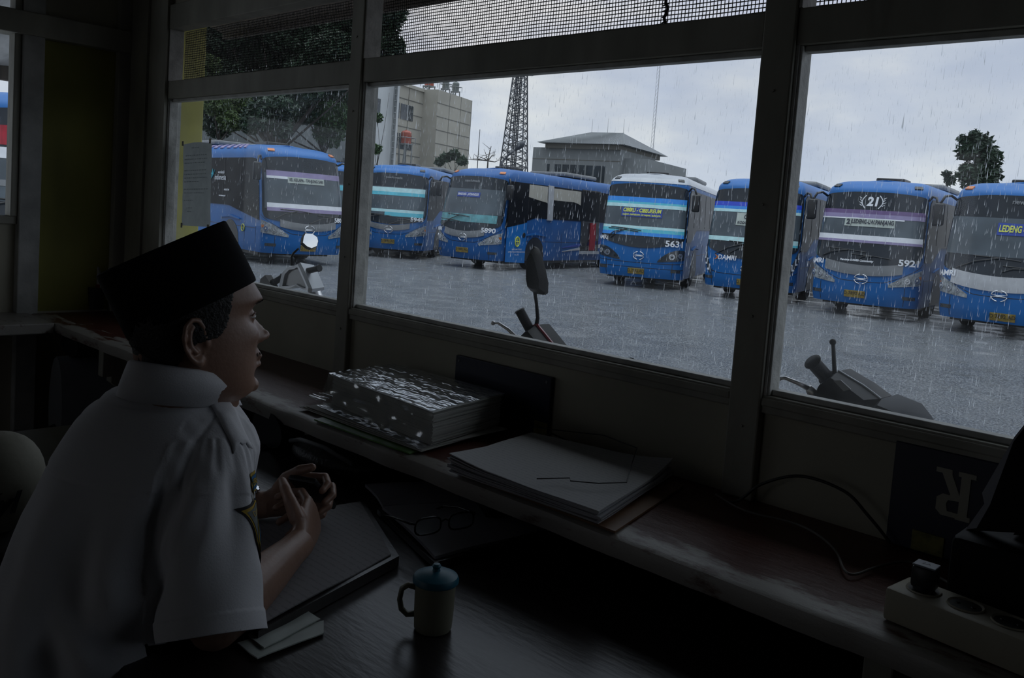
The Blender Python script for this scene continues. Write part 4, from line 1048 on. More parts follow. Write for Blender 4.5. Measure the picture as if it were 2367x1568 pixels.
def _pl():
    t = plastic.node_tree; t.nodes.clear(); o = t.nodes.new('ShaderNodeOutputMaterial'); a = t.nodes.new('ShaderNodeBsdfTransparent'); a.inputs[0].default_value = (.9, .91, .92, 1)
    g = t.nodes.new('ShaderNodeBsdfGlossy'); g.inputs['Roughness'].default_value = .12; g.inputs[0].default_value = (.95, .97, 1, 1)
    f = t.nodes.new('ShaderNodeLayerWeight'); f.inputs[0].default_value = .45
    mxx = t.nodes.new('ShaderNodeMixShader')
    tc = t.nodes.new('ShaderNodeTexCoord'); mp = t.nodes.new('ShaderNodeMapping'); mp.inputs['Scale'].default_value = (3, 24, 3); mp.inputs['Rotation'].default_value = (0, 0, .7); t.links.new(tc.outputs['Object'], mp.inputs[0])
    n = t.nodes.new('ShaderNodeTexNoise'); n.inputs['Scale'].default_value = 1.9; n.inputs['Detail'].default_value = 2; t.links.new(mp.outputs[0], n.inputs['Vector'])
    b = t.nodes.new('ShaderNodeBump'); b.inputs['Strength'].default_value = .7; b.inputs['Distance'].default_value = .012; t.links.new(n.outputs[0], b.inputs['Height'])
    t.links.new(b.outputs[0], g.inputs['Normal']); t.links.new(b.outputs[0], f.inputs['Normal'])
    q1 = t.nodes.new('ShaderNodeMath'); q1.operation = 'POWER'; q1.inputs[1].default_value = 3.0; q2 = t.nodes.new('ShaderNodeMath'); q2.operation = 'MULTIPLY_ADD'; q2.inputs[1].default_value = .9; q2.inputs[2].default_value = .18
    f.inputs[0].default_value = .5; t.links.new(f.outputs['Facing'], q1.inputs[0]); t.links.new(q1.outputs[0], q2.inputs[0]); t.links.new(q2.outputs[0], mxx.inputs[0]); t.links.new(a.outputs[0], mxx.inputs[1]); t.links.new(g.outputs[0], mxx.inputs[2]); t.links.new(mxx.outputs[0], o.inputs[0])
_pl()
def quadpt(c, u, v):     # bilinear in a corner list a,b,c,d
    a, b, c_, d = [Vector((*p, 0)) for p in c]
    return a.lerp(b, u).lerp(d.lerp(c_, u), v)
def sheet(corners, z, th, curl=0.004, n=14, seed=0, rise=None):
    m = MB()
    def P(u, v, dz):
        p = quadpt(corners, u, v); k = curl * (.5 + noise.noise((u * 2.5, v * 2.5, seed * 3.1)))
        if rise: k += rise(u, v)
        return Vector((p.x, p.y, z + k + dz))
    top = [[P(i / n, j / n, th) for i in range(n + 1)] for j in range(n + 1)]
    bot = [[P(i / n, j / n, 0) for i in range(n + 1)] for j in range(n + 1)]
    m.grid(top); m.grid([r[::-1] for r in bot])
    m.grid([top[0], bot[0]]); m.grid([top[-1], bot[-1]]); m.grid([[r[0] for r in top], [r[0] for r in bot]]); m.grid([[r[-1] for r in top], [r[-1] for r in bot]])
    return m
SZ = .8615
# green folder, loose sheets and the thick wrapped book
t = thing('green_folder', 'green plastic folder lying under the thick wrapped book', 'folder', (-1.5, 1.22, SZ))
sheet([(-1.66, 1.135), (-1.33, 1.145), (-1.36, 1.40), (-1.70, 1.34)], SZ, .003, .001, seed=1).build('cover', mat('green_plastic', (.10, .24, .05), .25, var=.15), t, world=True, smooth='auto')
t = thing('loose_sheets', 'loose white sheets between the green folder and the thick book', 'paper', (-1.5, 1.22, SZ + .006))
for k in range(3):
    sheet([(-1.77 + .01 * k, 1.165 + .004 * k), (-1.315 - .006 * k, 1.165 + .006 * k), (-1.36 + .01 * k, 1.46 - .005 * k), (-1.76, 1.40)], SZ + .005 + .002 * k, .0012, .001, seed=2 + k).build('sheet', paper2, t, world=True, smooth='auto')
t = thing('wrapped_book', 'thick book block in clear crinkled plastic wrap on the shelf', 'book', (-1.55, 1.3, SZ + .012))
BK = [(-1.735, 1.235), (-1.325, 1.200), (-1.375, 1.455), (-1.77, 1.455)]
zb = SZ + .0125
m = MB(); rg = random.Random(3)
for k in range(22):
    o_ = rg.uniform(-.002, .002); c = [(x + o_, y + rg.uniform(-.0015, .0015)) for x, y in BK]
    m2 = sheet(c, zb + k * .0031, .0029, 0, n=1); m.add(m2.v, m2.f)
m.build('page_block', paper2, t, world=True)
sheet([(x + (.004 if i in (1, 2) else -.004), y + (-.004 if i < 2 else .003)) for i, (x, y) in enumerate(BK)], zb + .0685, .0025, .001, seed=8).build('cover', mat('book_cover', (.30, .30, .27), .35, var=.12, scale=6), t, world=True, smooth='auto')
def wrap_rise(u, v): return .0025 * noise.noise((u * 14 + v * 9, v * 5, 1)) + .002 * noise.noise((u * 30, v * 12, 4))
W_ = MB(); n = 60
cc = [(x + (.008 if i in (1, 2) else -.008), y + (-.009 if i < 2 else .006)) for i, (x, y) in enumerate(BK)]
tp_ = [[quadpt(cc, i / n, j / n) + Vector((0, 0, zb + .0765 + wrap_rise(i / n, j / n))) for i in range(n + 1)] for j in range(n + 1)]
W_.grid(tp_)
fr = [[p.lerp(Vector((p.x + .0, p.y - .012, zb + .001)), k / 10) + Vector((0, .003 * noise.noise((p.x * 30, k * .6, 3)), 0)) for p in tp_[0]] for k in range(11)]
W_.grid(fr)
W_.grid([[Vector((p.x, p.y - k * .009, SZ + .012 + .006 * abs(noise.noise((p.x * 25, k, 7))))) for p in fr[-1]] for k in range(3)])
lf = [[r[0].lerp(Vector((r[0].x - .03, r[0].y, zb + .002)), k / 6) + Vector((.006 * noise.noise((r[0].y * 40, k * .8, 9)), 0, 0)) for r in tp_] for k in range(7)]
W_.grid(lf)
W_.grid([[Vector((p.x - k * .035, p.y, SZ + .013 + .008 * abs(noise.noise((p.y * 25, k, 17))))) for p in lf[-1]] for k in range(3)])
W_.build('plastic_wrap', plastic, t, world=True, smooth=True)
# paper pile on a clipboard
t = thing('paper_pile', 'pile of curling printed sheets on a clipboard beside the wrapped book', 'paper', (-1.02, 1.28, SZ))
PP = [(-1.185, 1.125), (-.83, 1.135), (-.905, 1.465), (-1.235, 1.41)]
MB().prism([(-1.17, 1.14), (-.80, 1.14), (-.87, 1.46), (-1.22, 1.44)], SZ, SZ + .004, fn=lambda u, v, d: Vector((u, v, d))).build('clipboard', mat('hardboard', (.16, .08, .035), .5, var=.2), t, world=True)
rg = random.Random(9)
for k in range(9):
    c = [(x + rg.uniform(-.006, .006), y + rg.uniform(-.006, .006)) for x, y in PP]
    up = lambda u, v, k=k: .012 * max(0, 1 - (u + .6 * v) * 4) * (k / 9) + .014 * max(0, (u + v - 1.6) / .4) ** 2 * (k / 9) - .004 * (1 - v) * (k / 9)
    sheet(c, SZ + .005 + k * .0032, .0022, .0025, seed=20 + k, rise=up).build('sheet', tpap if k == 8 else paper, t, world=True, smooth='auto')
# string over the pile
t = tag(MB().tube([(-1.29, 1.475, .885), (-1.20, 1.46, .90), (-1.08, 1.468, .915), (-.98, 1.45, .914), (-.93, 1.36, .905), (-.875, 1.27, .9035), (-.90, 1.22, .904), (-.94, 1.19, .903), (-.95, 1.20, .904), (-.985, 1.15, .902)], .0012, 5).build('black_string', blk, smooth=True), 'thin black string trailing over the pile of printed sheets', 'string')
# open ledger on the desk with the spectacles, big sheet under his arms, papers at the near edge
DZ = .7512
t = thing('open_notebook', 'open blank notebook on the desk under the spectacles', 'notebook', (-1.2, 1.05, DZ))
sheet([(-1.33, 1.07), (-1.06, .985), (-1.03, 1.31), (-1.36, 1.32)], DZ, .010, .002, seed=31).build('cover', dkw, t, world=True, smooth='auto')
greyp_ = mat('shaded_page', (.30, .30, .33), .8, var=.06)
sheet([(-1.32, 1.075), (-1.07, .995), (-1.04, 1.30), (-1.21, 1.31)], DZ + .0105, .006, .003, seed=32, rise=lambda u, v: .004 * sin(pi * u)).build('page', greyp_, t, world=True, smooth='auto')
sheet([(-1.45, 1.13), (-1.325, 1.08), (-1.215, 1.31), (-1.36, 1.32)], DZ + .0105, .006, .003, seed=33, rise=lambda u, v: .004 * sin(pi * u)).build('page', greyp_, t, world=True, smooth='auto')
t = thing('desk_ledger', 'large open ledger sheet on the desk beneath the man\'s forearms', 'ledger', (-1.25, .85, DZ))
sheet([(-1.02, .625), (-1.107, .945), (-1.36, 1.06), (-1.42, .72)], DZ, .018, .001, seed=35).build('ledger_block', dkw, t, world=True, smooth='auto')
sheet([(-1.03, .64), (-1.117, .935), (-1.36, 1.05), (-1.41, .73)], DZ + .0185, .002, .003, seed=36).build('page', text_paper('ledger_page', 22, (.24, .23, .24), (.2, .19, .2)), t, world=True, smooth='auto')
t = thing('paper_slip', 'pale folded papers at the near left edge of the desk', 'paper', (-1.0, .65, DZ))
for k, c in enumerate(([atz(*q, DZ)[:2] for q in ((548, 1493), (595, 1530), (748, 1469), (748, 1440), (696, 1407))][:4], [atz(*q, DZ)[:2] for q in ((570, 1480), (610, 1510), (740, 1440), (690, 1412))])):
    sheet(c, DZ + .0015 + k * .003, .0018, .002, seed=40 + k).build('sheet', mat('greenish_paper', (.50, .54, .50), .5, var=.1, scale=10), t, world=True, smooth='auto')
# spectacles
t = thing('eyeglasses', 'black rimmed spectacles lying open on the notebook', 'eyeglasses', (-1.13, 1.07, DZ + .02))
fm = mat('black_acetate', (.010, .010, .012), .25, var=.2)
g0 = Vector((-1.130, 1.005, 0)); g1 = Vector((-1.105, 1.120, 0)); gx = (g1 - g0).normalized(); gy = Vector((-gx.y, gx.x, 0)); GZ0 = DZ + .046
mid = (g0 + g1) / 2 + Vector((-.005, 0, 0))
def gl_pt(x, z, dy=0): 
    p = mid + gx * x + gy * dy; return Vector((p.x, p.y, GZ0 + z))
m = MB()
for sx in (-1, 1):
    pts = []
    for k in range(24):
        a = 2 * pi * k / 24; ca, sa = cos(a), sin(a)
        pts.append(gl_pt(sx * .035 + .0265 * math.copysign(abs(ca) ** .6, ca), .0155 * math.copysign(abs(sa) ** .7, sa), .012 * 0))
    m.tube(pts, .0019, 6, closed=True)
m.tube([gl_pt(-.009, .004), gl_pt(0, .008), gl_pt(.009, .004)], .0016, 6)
m.build('rim', fm, t, world=True, smooth=True)
for sx in (-1, 1):
    m = MB(); m.tube([gl_pt(sx * .0615, .007), gl_pt(sx * .068, .007, .008), gl_pt(sx * .07, -.002, .07), gl_pt(sx * .066, -.014, .115), gl_pt(sx * .062, -.028, .14)], [.002, .0025, .002, .0022, .0026], 6)
    m.build('temple', fm, t, world=True, smooth=True)
    MB().lathe([(.0255, 0), (.0255, .0012)], 20, sy=.6).xform(Matrix.Translation(gl_pt(sx * .035, 0)) @ Matrix(((gx.x, 0, gy.x), (gx.y, 0, gy.y), (0, 1, 0))).to_4x4()).build('lens', GL, t, world=True, smooth='auto')
# mug with lid
mg = Vector(atz(1000, 1452, DZ)); MS = .80; cream = mat('cream_plastic', (.27, .26, .19), .45, var=.06, scale=5); tl = mat('turquoise_plastic', (.012, .12, .18), .45, var=.08, scale=5)
t = thing('mug', 'cream plastic mug with a turquoise lid standing on the desk', 'mug', mg); t.scale = (MS, MS, MS)
MB().lathe([(.001, .004), (.030, .004), (.033, 0), (.035, .004), (.0365, .03), (.0375, .088), (.0385, .090), (.0360, .090), (.034, .02), (.001, .012)], 40, cap=False).build('cup', cream, t, smooth='auto')
m = MB(); hd = Vector((-.70, -.72, 0)).normalized(); ov = [(.034, .076), (.05, .080), (.061, .072), (.064, .052), (.060, .034), (.049, .024), (.034, .026)]
m.tube([hd * a + Vector((0, 0, b)) for a, b in ov], .0052, 10, flat=1.5); m.build('handle', cream, t, smooth=True)
m = MB().lathe([(.0405, .088), (.0425, .090), (.0425, .096), (.040, .101), (.028, .107), (.012, .1095), (.0075, .110), (.0065, .114), (.0085, .119), (.006, .1225), (.0001, .123)], 40, cap=False)
m.lathe([(.0405, .088), (.0001, .088)], 40, cap=False).build('lid', tl, t, smooth='auto')
# power strip
st0 = Vector((-.365, 1.165, SZ)); st1 = Vector((-.02, 1.165, SZ))
t = thing('power_strip', 'cream power strip with three round sockets at the shelf end', 'power strip', (-.2, 1.2, SZ), -.12)
ivory = mat('aged_ivory_plastic', (.42, .39, .30), .5, var=.1, scale=8)
m = MB(); x0s, x1s, hw, hh = -.185, .33, .036, .046
m.rbox((x0s, -hw, 0), (x1s, hw, hh), .006); sb = m.build('housing', ivory, t, smooth='auto')
for k in range(6):
    cx = x0s + .036 + k * .054
    MB().lathe([(.0225, hh + .0005), (.0215, hh + .0025), (.0200, hh + .0015), (.0190, hh + .0008)], 28, (cx, 0, 0), cap=False).build('socket_rim', ivory, t, smooth='auto')
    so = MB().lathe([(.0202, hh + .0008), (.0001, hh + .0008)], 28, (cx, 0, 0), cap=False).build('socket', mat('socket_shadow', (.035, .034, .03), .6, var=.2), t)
    MB().lathe([(.003, hh + .001), (.0025, hh + .0025)], 8, (cx - .0095, .0, 0)).lathe([(.003, hh + .001), (.0025, hh + .0025)], 8, (cx + .0095, .0, 0)).build('contact', blk, so)
ps = PM[t.name]
ap = ps @ Vector((x0s + .036, 0, hh + .004)); 
t = thing('usb_adapter', 'black plug adapter with grey top standing in the first socket', 'adapter', ap)
MB().rbox((-.0155, -.0135, 0), (.0155, .0135, .030), .005).lathe([(.014, -.002), (.014, .004)], 16).build('adapter_body', blk, t, smooth='auto')
MB().rbox((-.0145, -.0125, .0295), (.0145, .0125, .0322), .0012).build('top_face', mat('grey_plastic', (.26, .28, .32), .4, var=.1), t)
m = MB(); put_text(m, '2A', .010, lambda x, y: Vector((x, y, .0325))); m.build('lettering', blk, t)
# cables
def cable(pts, r, mm, lbl, name='cable'):
    # smooth through points (Catmull-Rom)
    P = [Vector(p) for p in pts]; P = [P[0]] + P + [P[-1]]; out = []
    for i in range(1, len(P) - 2):
        for k in range(8):
            u = k / 8
            out.append(.5 * ((2 * P[i]) + (-P[i - 1] + P[i + 1]) * u + (2 * P[i - 1] - 5 * P[i] + 4 * P[i + 1] - P[i + 2]) * u * u + (-P[i - 1] + 3 * P[i] - 3 * P[i + 1] + P[i + 2]) * u ** 3))
    out.append(P[-2]); tag(MB().tube(out, r, 7).build(name, mm, smooth=True), lbl, 'cable')
blc = mat('black_cable', (.012, .012, .013), .45, var=.2); grc = mat('grey_cable', (.16, .15, .14), .5, var=.15)
cable([at(1550, 1125, 1.47), at(1620, 1160, 1.44) + Vector((0, 0, 0)), at(1700, 1160, 1.46), at(1760, 1120, 1.47), at(1850, 1101, 1.47), at(1950, 1135, 1.475), at(2005, 1190, 1.475), at(2060, 1258, 1.48)], .0028, blc, 'black cable arching up along the cream wall board under the right window')
cable([(-.80, 1.46, .866), atz(1720, 1180, .865), atz(1850, 1215, .865), atz(1925, 1265, .866), atz(1950, 1315, .868), atz(1975, 1328, .868), atz(2030, 1310, .868), atz(2105, 1300, .868), atz(2180, 1340, .868), atz(2260, 1380, .868), atz(2400, 1400, .868)], .0022, grc, 'thin grey cable looping over the shelf towards the power strip')
cable([at(1270, 1000, 1.485), at(1330, 1025, 1.48), at(1420, 1045, 1.48), at(1500, 1080, 1.48), at(1540, 1110, 1.47)], .0018, blc, 'thin black wire running along the foot of the cream board')
# dark blue plates screwed on the boards
navy = mat('navy_plate', (.012, .015, .04), .4, var=.15, scale=4); gold = mat('yellowed_sticker', (.20, .18, .05), .6, var=.5, scale=60)
t = thing('blue_plate', 'plain dark blue plate on the cream board behind the wrapped book', 'plate', (-1.42, 1.5, .9))
MB().rbox((-1.583, 1.498, .862), (-1.262, 1.511, 1.003), .002).build('plate_board', navy, t, world=True)
for x in (-1.57, -1.275): MB().lathe([(.004, 1.498), (.003, 1.4965)], 10, (x, 0, .99), 'y').build('screw', greyp, t, world=True)
tag(MB().rbox((-1.302, 1.4945, .862), (-1.262, 1.4975, .896), .001).build('yellow_sticker', gold), 'worn yellow sticker at the lower corner of the plain dark blue plate', 'sticker')
t = thing('blue_sign', 'dark blue sign with one big upside-down slab letter, under the right window', 'sign', (-.3, 1.5, .9))
MB().rbox((-.497, 1.498, .862), (.05, 1.511, 1.037), .002).build('sign_board', navy, t, world=True)
def ru(u, v, d): return Vector((-.430 + u * .058, 1.4975 - d, .932 + v * .078))
m = MB()
# the letter R turned upside down: legs up, bowl low on the left
m.prism([(.62, 0), (1.0, 0), (1.0, .10), (.92, .10), (.92, .9), (1.05, .9), (1.05, 1.0), (.60, 1.0), (.60, .9), (.68, .9), (.68, .10), (.62, .10)], 0, .0015, fn=ru)
m.prism([(.68, .02), (.25, .02), (.1, .12), (.1, .38), (.25, .47), (.68, .47), (.68, .38), (.40, .36), (.36, .28), (.40, .13), (.68, .12)], 0, .0014, fn=ru)
m.prism([(.68, .45), (.46, .45), (.18, .9), (.02, .9), (.02, 1.0), (.44, 1.0), (.44, .9), (.68, .5)], 0, .0013, fn=ru)
m.build('letter', mat('cream_lettering', (.42, .40, .32), .6, var=.1), t, world=True)
for x, w_, l in ((-.455, .05, 'left'), (-.385, .052, 'right')):
    tag(MB().rbox((x, 1.4945, .864), (x + w_, 1.4975, .897), .001).build('yellow_sticker', gold), 'worn yellow sticker below the blue letter sign, the %s of two' % l, 'sticker')
# dark machine at the right edge with a pale rim
t = thing('desk_monitor', 'black office machine with a pale slanted rim at the right edge', 'monitor', (-.12, 1.35, SZ))
m = MB(); m.rbox((-.335, 1.26, .862), (.05, 1.47, at(2235, 1240, 1.27).z), .012); m.build('base', mat('matt_black', (.006, .006, .007), .6, var=.3, spec=.15), t, world=True, smooth='auto')
P0, P1, P2, P3 = at(2275, 1235, 1.30), at(2330, 1215, 1.30), at(2420, 960, 1.30), at(2375, 950, 1.30)
sl2 = [at(2232, 1225, 1.3), at(2300, 1215, 1.30), at(2322, 1160, 1.3), at(2400, 985, 1.3), at(2480, 940, 1.3), at(2480, 900, 1.3), at(2385, 960, 1.3), at(2345, 1010, 1.3), at(2270, 1140, 1.3), at(2275, 1165, 1.3)]
m = MB(); m.prism([(p.x, p.z) for p in sl2], 1.30, 1.32); m.build('rim', mat('pale_grey_plastic', (.36, .37, .42), .35, var=.08), t, world=True, smooth='auto')
sl3 = [at(2258, 1224, 1.3), at(2292, 1165, 1.3), at(2346, 1020, 1.3), at(2400, 950, 1.3), at(2560, 930, 1.3), at(2560, 1240, 1.3)]
MB().prism([(p.x, p.z) for p in sl3], 1.292, 1.312).build('screen', mat('matt_black', (0, 0, 0)), t, world=True)
MB().prism([(p.x + .04, p.z) for p in sl3], 1.32, 1.40).build('back_shell', mat('matt_black', (0, 0, 0)), t, world=True)
# red board on the wall behind his face
p0, p1 = at(575, 668, 1.49), at(640, 800, 1.49)
t = tag(MB().rbox((-2.78, 1.492, .862), (-2.62, 1.512, 1.075), .003).build('red_board', mat('dark_red_paint', (.16, .006, .008), .6, var=.2)), 'dark red board against the wall under the left window, beside the face', 'board')
# cup with toothbrush, tube and packets in the corner
c0 = atz(222, 716, .86)
t = thing('plastic_cup', 'murky plastic cup in the corner holding wrappers and a red brush', 'cup', (c0.x, c0.y, .861))
MB().lathe([(.02, 0), (.028, .002), (.034, .09), (.0355, .092), (.033, .088), (.026, .006), (.001, .005)], 24, cap=False).build('cup_wall', mat('smoky_plastic', (.05, .05, .055), .25, var=.3), t, smooth='auto')
tube_m = mat('white_tube', (.34, .33, .34), .5, var=.1); red_m = mat('red_plastic', (.22, .012, .02), .4, var=.1)
q = Vector((c0.x, c0.y, .861))
t = thing('folded_packet', 'white folded paper packet with a red end standing in the corner cup', 'packet', q + Vector((0, 0, .05)))
m = MB(); m.add([q + Vector(v) for v in ((-.02, .0, .05), (.018, .005, .05), (.03, .008, .13), (-.005, .0, .175), (-.03, -.004, .12), (-.02, .006, .05), (.018, .011, .05), (.03, .014, .13), (-.005, .006, .175), (-.03, .002, .12))], [(0, 1, 2, 3, 4), (5, 6, 7, 8, 9), (0, 1, 6, 5), (1, 2, 7, 6), (2, 3, 8, 7), (3, 4, 9, 8), (4, 0, 5, 9)]); m.build('wrapper', tube_m, t, world=True)
m = MB(); m.rbox((q.x - .024, q.y - .004, q.z + .085), (q.x + .018, q.y + .013, q.z + .103), .003); m.build('red_band', red_m, t, world=True)
t = thing('toothbrush', 'red and white brush leaning out of the corner cup', 'brush', q + Vector((.02, 0, .05)))
MB().tube([q + Vector((.01, .004, .05)), q + Vector((.035, .012, .11)), q + Vector((.06, .02, .155))], .0045, 8).build('handle', red_m, t, world=True, smooth=True)
MB().rbox((-.004, -.006, 0), (.006, .006, .03), .002).xform(Matrix.Translation(q + Vector((.058, .02, .148))) @ Matrix.Rotation(.5, 4, 'Y')).build('brush_head', tube_m, t, world=True)
# black bag below the shelf behind his hands
t = thing('black_bag', 'small black bag slumped on the desk behind the phone', 'bag', (-1.62, 1.18, .751))
m = MB(); rows = []
for j in range(13):
    v = j / 12; rr = (sin(pi * min(.97, v * .9 + .08)) ** .5)
    rows.append([Vector((-1.62 + .15 * rr * cos(a) * (1 + .12 * noise.noise((a, v * 3, 2))), 1.18 + .085 * rr * sin(a) * (1 + .12 * noise.noise((a, v * 3, 8))), .752 + .068 * v)) for a in [2 * pi * k / 28 for k in range(28)]])
m.grid(rows, wrap=True); m.add(rows[-1], [tuple(range(28))]); m.add(rows[0], [tuple(range(28))])
bagm = mat('black_nylon', (.02, .02, .023), .45, var=.3, scale=30, bump=.3)
m.build('pouch', bagm, t, world=True, smooth=True)
MB().tube([(-1.73, 1.12, .80), (-1.66, 1.10, .822), (-1.58, 1.11, .822), (-1.50, 1.13, .80)], .005, 8).build('zip', greyp, t, world=True, smooth=True)
# chair behind with a pale cloth over it
t = thing('office_chair', 'dark padded chair with a thin metal rim behind the man', 'chair', (-1.93, .25, 0), -.35)
ck = mat('chair_vinyl', (.015, .014, .014), .5, var=.3); cm = mat('chair_tube', (.12, .12, .13), .3, .8, var=.1)
MB().rbox((-.24, -.22, .42), (.24, .24, .47), .02).build('seat', ck, t, smooth='auto')
MB().rbox((-.22, -.26, .60), (.22, -.22, .98), .018).build('backrest', ck, t, smooth='auto')
for sx in (-1, 1):
    MB().tube([(sx * .2, .2, 0), (sx * .2, .2, .43)], .011, 8).build('leg', cm, t, smooth=True); MB().tube([(sx * .2, -.2, 0), (sx * .2, -.2, .43)], .011, 8).build('leg', cm, t, smooth=True)
MB().tube([(-.225, -.225, .43), (-.235, -.24, .7), (-.23, -.245, .96), (-.19, -.25, 1.0), (.19, -.25, 1.0), (.23, -.245, .96), (.235, -.24, .7), (.225, -.225, .43)], .009, 8).build('back_frame', cm, t, smooth=True)
# pale helmet-like bag with black print at the left edge
hb = atd(-12, 1115, 1.75)
t = thing('printed_bag', 'stuffed pale cloth bag with black lettering at the left edge behind the man', 'bag', (hb.x, hb.y, hb.z - .085))
m = MB(); rows = []
for j in range(15):
    th = pi * (j / 14) * .94 + .1; rr = sin(th) ** .75
    rows.append([Vector((.078 * rr * cos(a), .078 * rr * sin(a), .085 + .085 * cos(th))) * 1.0 + Vector((0, 0, 0)) for a in [2 * pi * k / 32 for k in range(32)]])
m.grid(rows, wrap=True); bagw = mat('cream_cloth', (.25, .24, .19), .75, var=.12, scale=6, bump=.2)
m.add(rows[0], [tuple(range(32))]); m.add(rows[-1], [tuple(range(32))])
m.build('bag_body', bagw, t, smooth=True)
vd = Vector((-hb.x, -hb.y, 0)).normalized(); sdv = Vector((-vd.y, vd.x, 0))
m = MB(); put_text(m, 'Kyl', .048, lambda x, y: Vector((0, 0, .07)) + (vd * cos(x / .08) + sdv * sin(x / .08)) * .082 * (1 - .6 * max(0, abs(y)) ** 1.2) + Vector((0, 0, y)), shear=.3, bold=.002); m.build('lettering', blk, t)
tag(MB().rbox((hb.x - .12, hb.y - .09, 0), (hb.x + .10, hb.y + .09, hb.z - .085), .01).build('side_cabinet', mat('dark_cabinet', (.03, .028, .026), .6, var=.2)), 'low dark cabinet behind the man carrying the pale bag', 'cabinet')

# ------------------------------------------------------------------ outside: pillar, notice, scooters
pil = mat('yellow_pillar_paint', (0.38, 0.36, 0.10), 0.65, var=0.15, scale=5, bump=.15)
tag(MB().rbox((-4.52, 1.9, 0), (-4.215, 2.12, H0 + .95), .006).build('trim_1', pil), kind='structure')
def notice_mat():
    M = bpy.data.materials.new('thin_backlit_paper'); M.use_nodes = True; t = M.node_tree; t.nodes.clear()
    o = t.nodes.new('ShaderNodeOutputMaterial'); a = t.nodes.new('ShaderNodeBsdfTranslucent'); b = t.nodes.new('ShaderNodeBsdfDiffuse'); x = t.nodes.new('ShaderNodeMixShader')
    tc = t.nodes.new('ShaderNodeTexCoord'); n = t.nodes.new('ShaderNodeTexNoise'); n.inputs['Scale'].default_value = 30; t.links.new(tc.outputs['Object'], n.inputs['Vector'])
    r = t.nodes.new('ShaderNodeValToRGB'); r.color_ramp.elements[0].color = (.22, .24, .24, 1); r.color_ramp.elements[1].color = (.32, .34, .33, 1); t.links.new(n.outputs[0], r.inputs[0])
    t.links.new(r.outputs[0], a.inputs[0]); t.links.new(r.outputs[0], b.inputs[0]); x.inputs[0].default_value = .4
    t.links.new(a.outputs[0], x.inputs[1]); t.links.new(b.outputs[0], x.inputs[2]); t.links.new(x.outputs[0], o.inputs[0]); return M
t = thing('paper_notice', 'typed paper notice taped outside the left window beside the yellow pillar', 'notice', (-3.12, 1.548, H0))
c = [at(424, 332, 1.549), at(487, 326, 1.549), at(482, 525, 1.549), at(421, 521, 1.549)]
m = MB(); rows = []
for j in range(13):
    rows.append([c[0].lerp(c[1], i / 10).lerp(c[3].lerp(c[2], i / 10), j / 12) + Vector((0, .004 * noise.noise((i * .4, j * .4, 0)) + (.006 if i == 10 else 0), (-.006 * (i / 10 - .4) ** 2 * 4 if j == 0 else 0))) for i in range(11)])
m.grid(rows); pm_ = notice_mat()
m.build('sheet', pm_, t, world=True, smooth=True)
w0, w1 = c[0], c[1]
m = MB(); W_x = (c[1] - c[0]); W_y = (c[3] - c[0]); rg = random.Random(21)
# faded typed lines, too small to read: a heading, two paragraphs and a signature
rows_ = [(.36, .62), None, (.14, .88), (.1, .9), (.1, .86), None, (.1, .9), (.1, .88), (.1, .9), (.1, .64), None, (.1, .9), (.1, .8), None, (.1, .45), None, (.2, .42), (.22, .38)]
for i_, rw in enumerate(rows_):
    if not rw: continue
    u = rw[0]
    while u < rw[1]:
        wl_ = rg.uniform(.03, .09)
        p = c[0] + W_x * u + W_y * (.07 + i_ * .045); q = W_x * min(wl_, rw[1] - u)
        for k in range(int(wl_ / .012)):
            a_ = p + W_x * (k * .012); h_ = rg.uniform(.002, .0038)
            m.add([a_ + Vector((0, -.0045, 0)), a_ + W_x * .008 + Vector((0, -.0045, 0)), a_ + W_x * .008 + Vector((0, -.0045, h_)), a_ + Vector((0, -.0045, h_))], [(0, 1, 2, 3)])
        u += wl_ + .02
m.build('lettering', mat('faded_ink', (.10, .11, .13), .7), t, world=True)
for k, cc_ in enumerate(c):
    MB().rbox((cc_.x - .007, cc_.y - .003, cc_.z - .009), (cc_.x + .007, cc_.y - .0015, cc_.z + .009), .0005).build('tape', mat('brown_tape', (.25, .2, .12), .4), t, world=True)

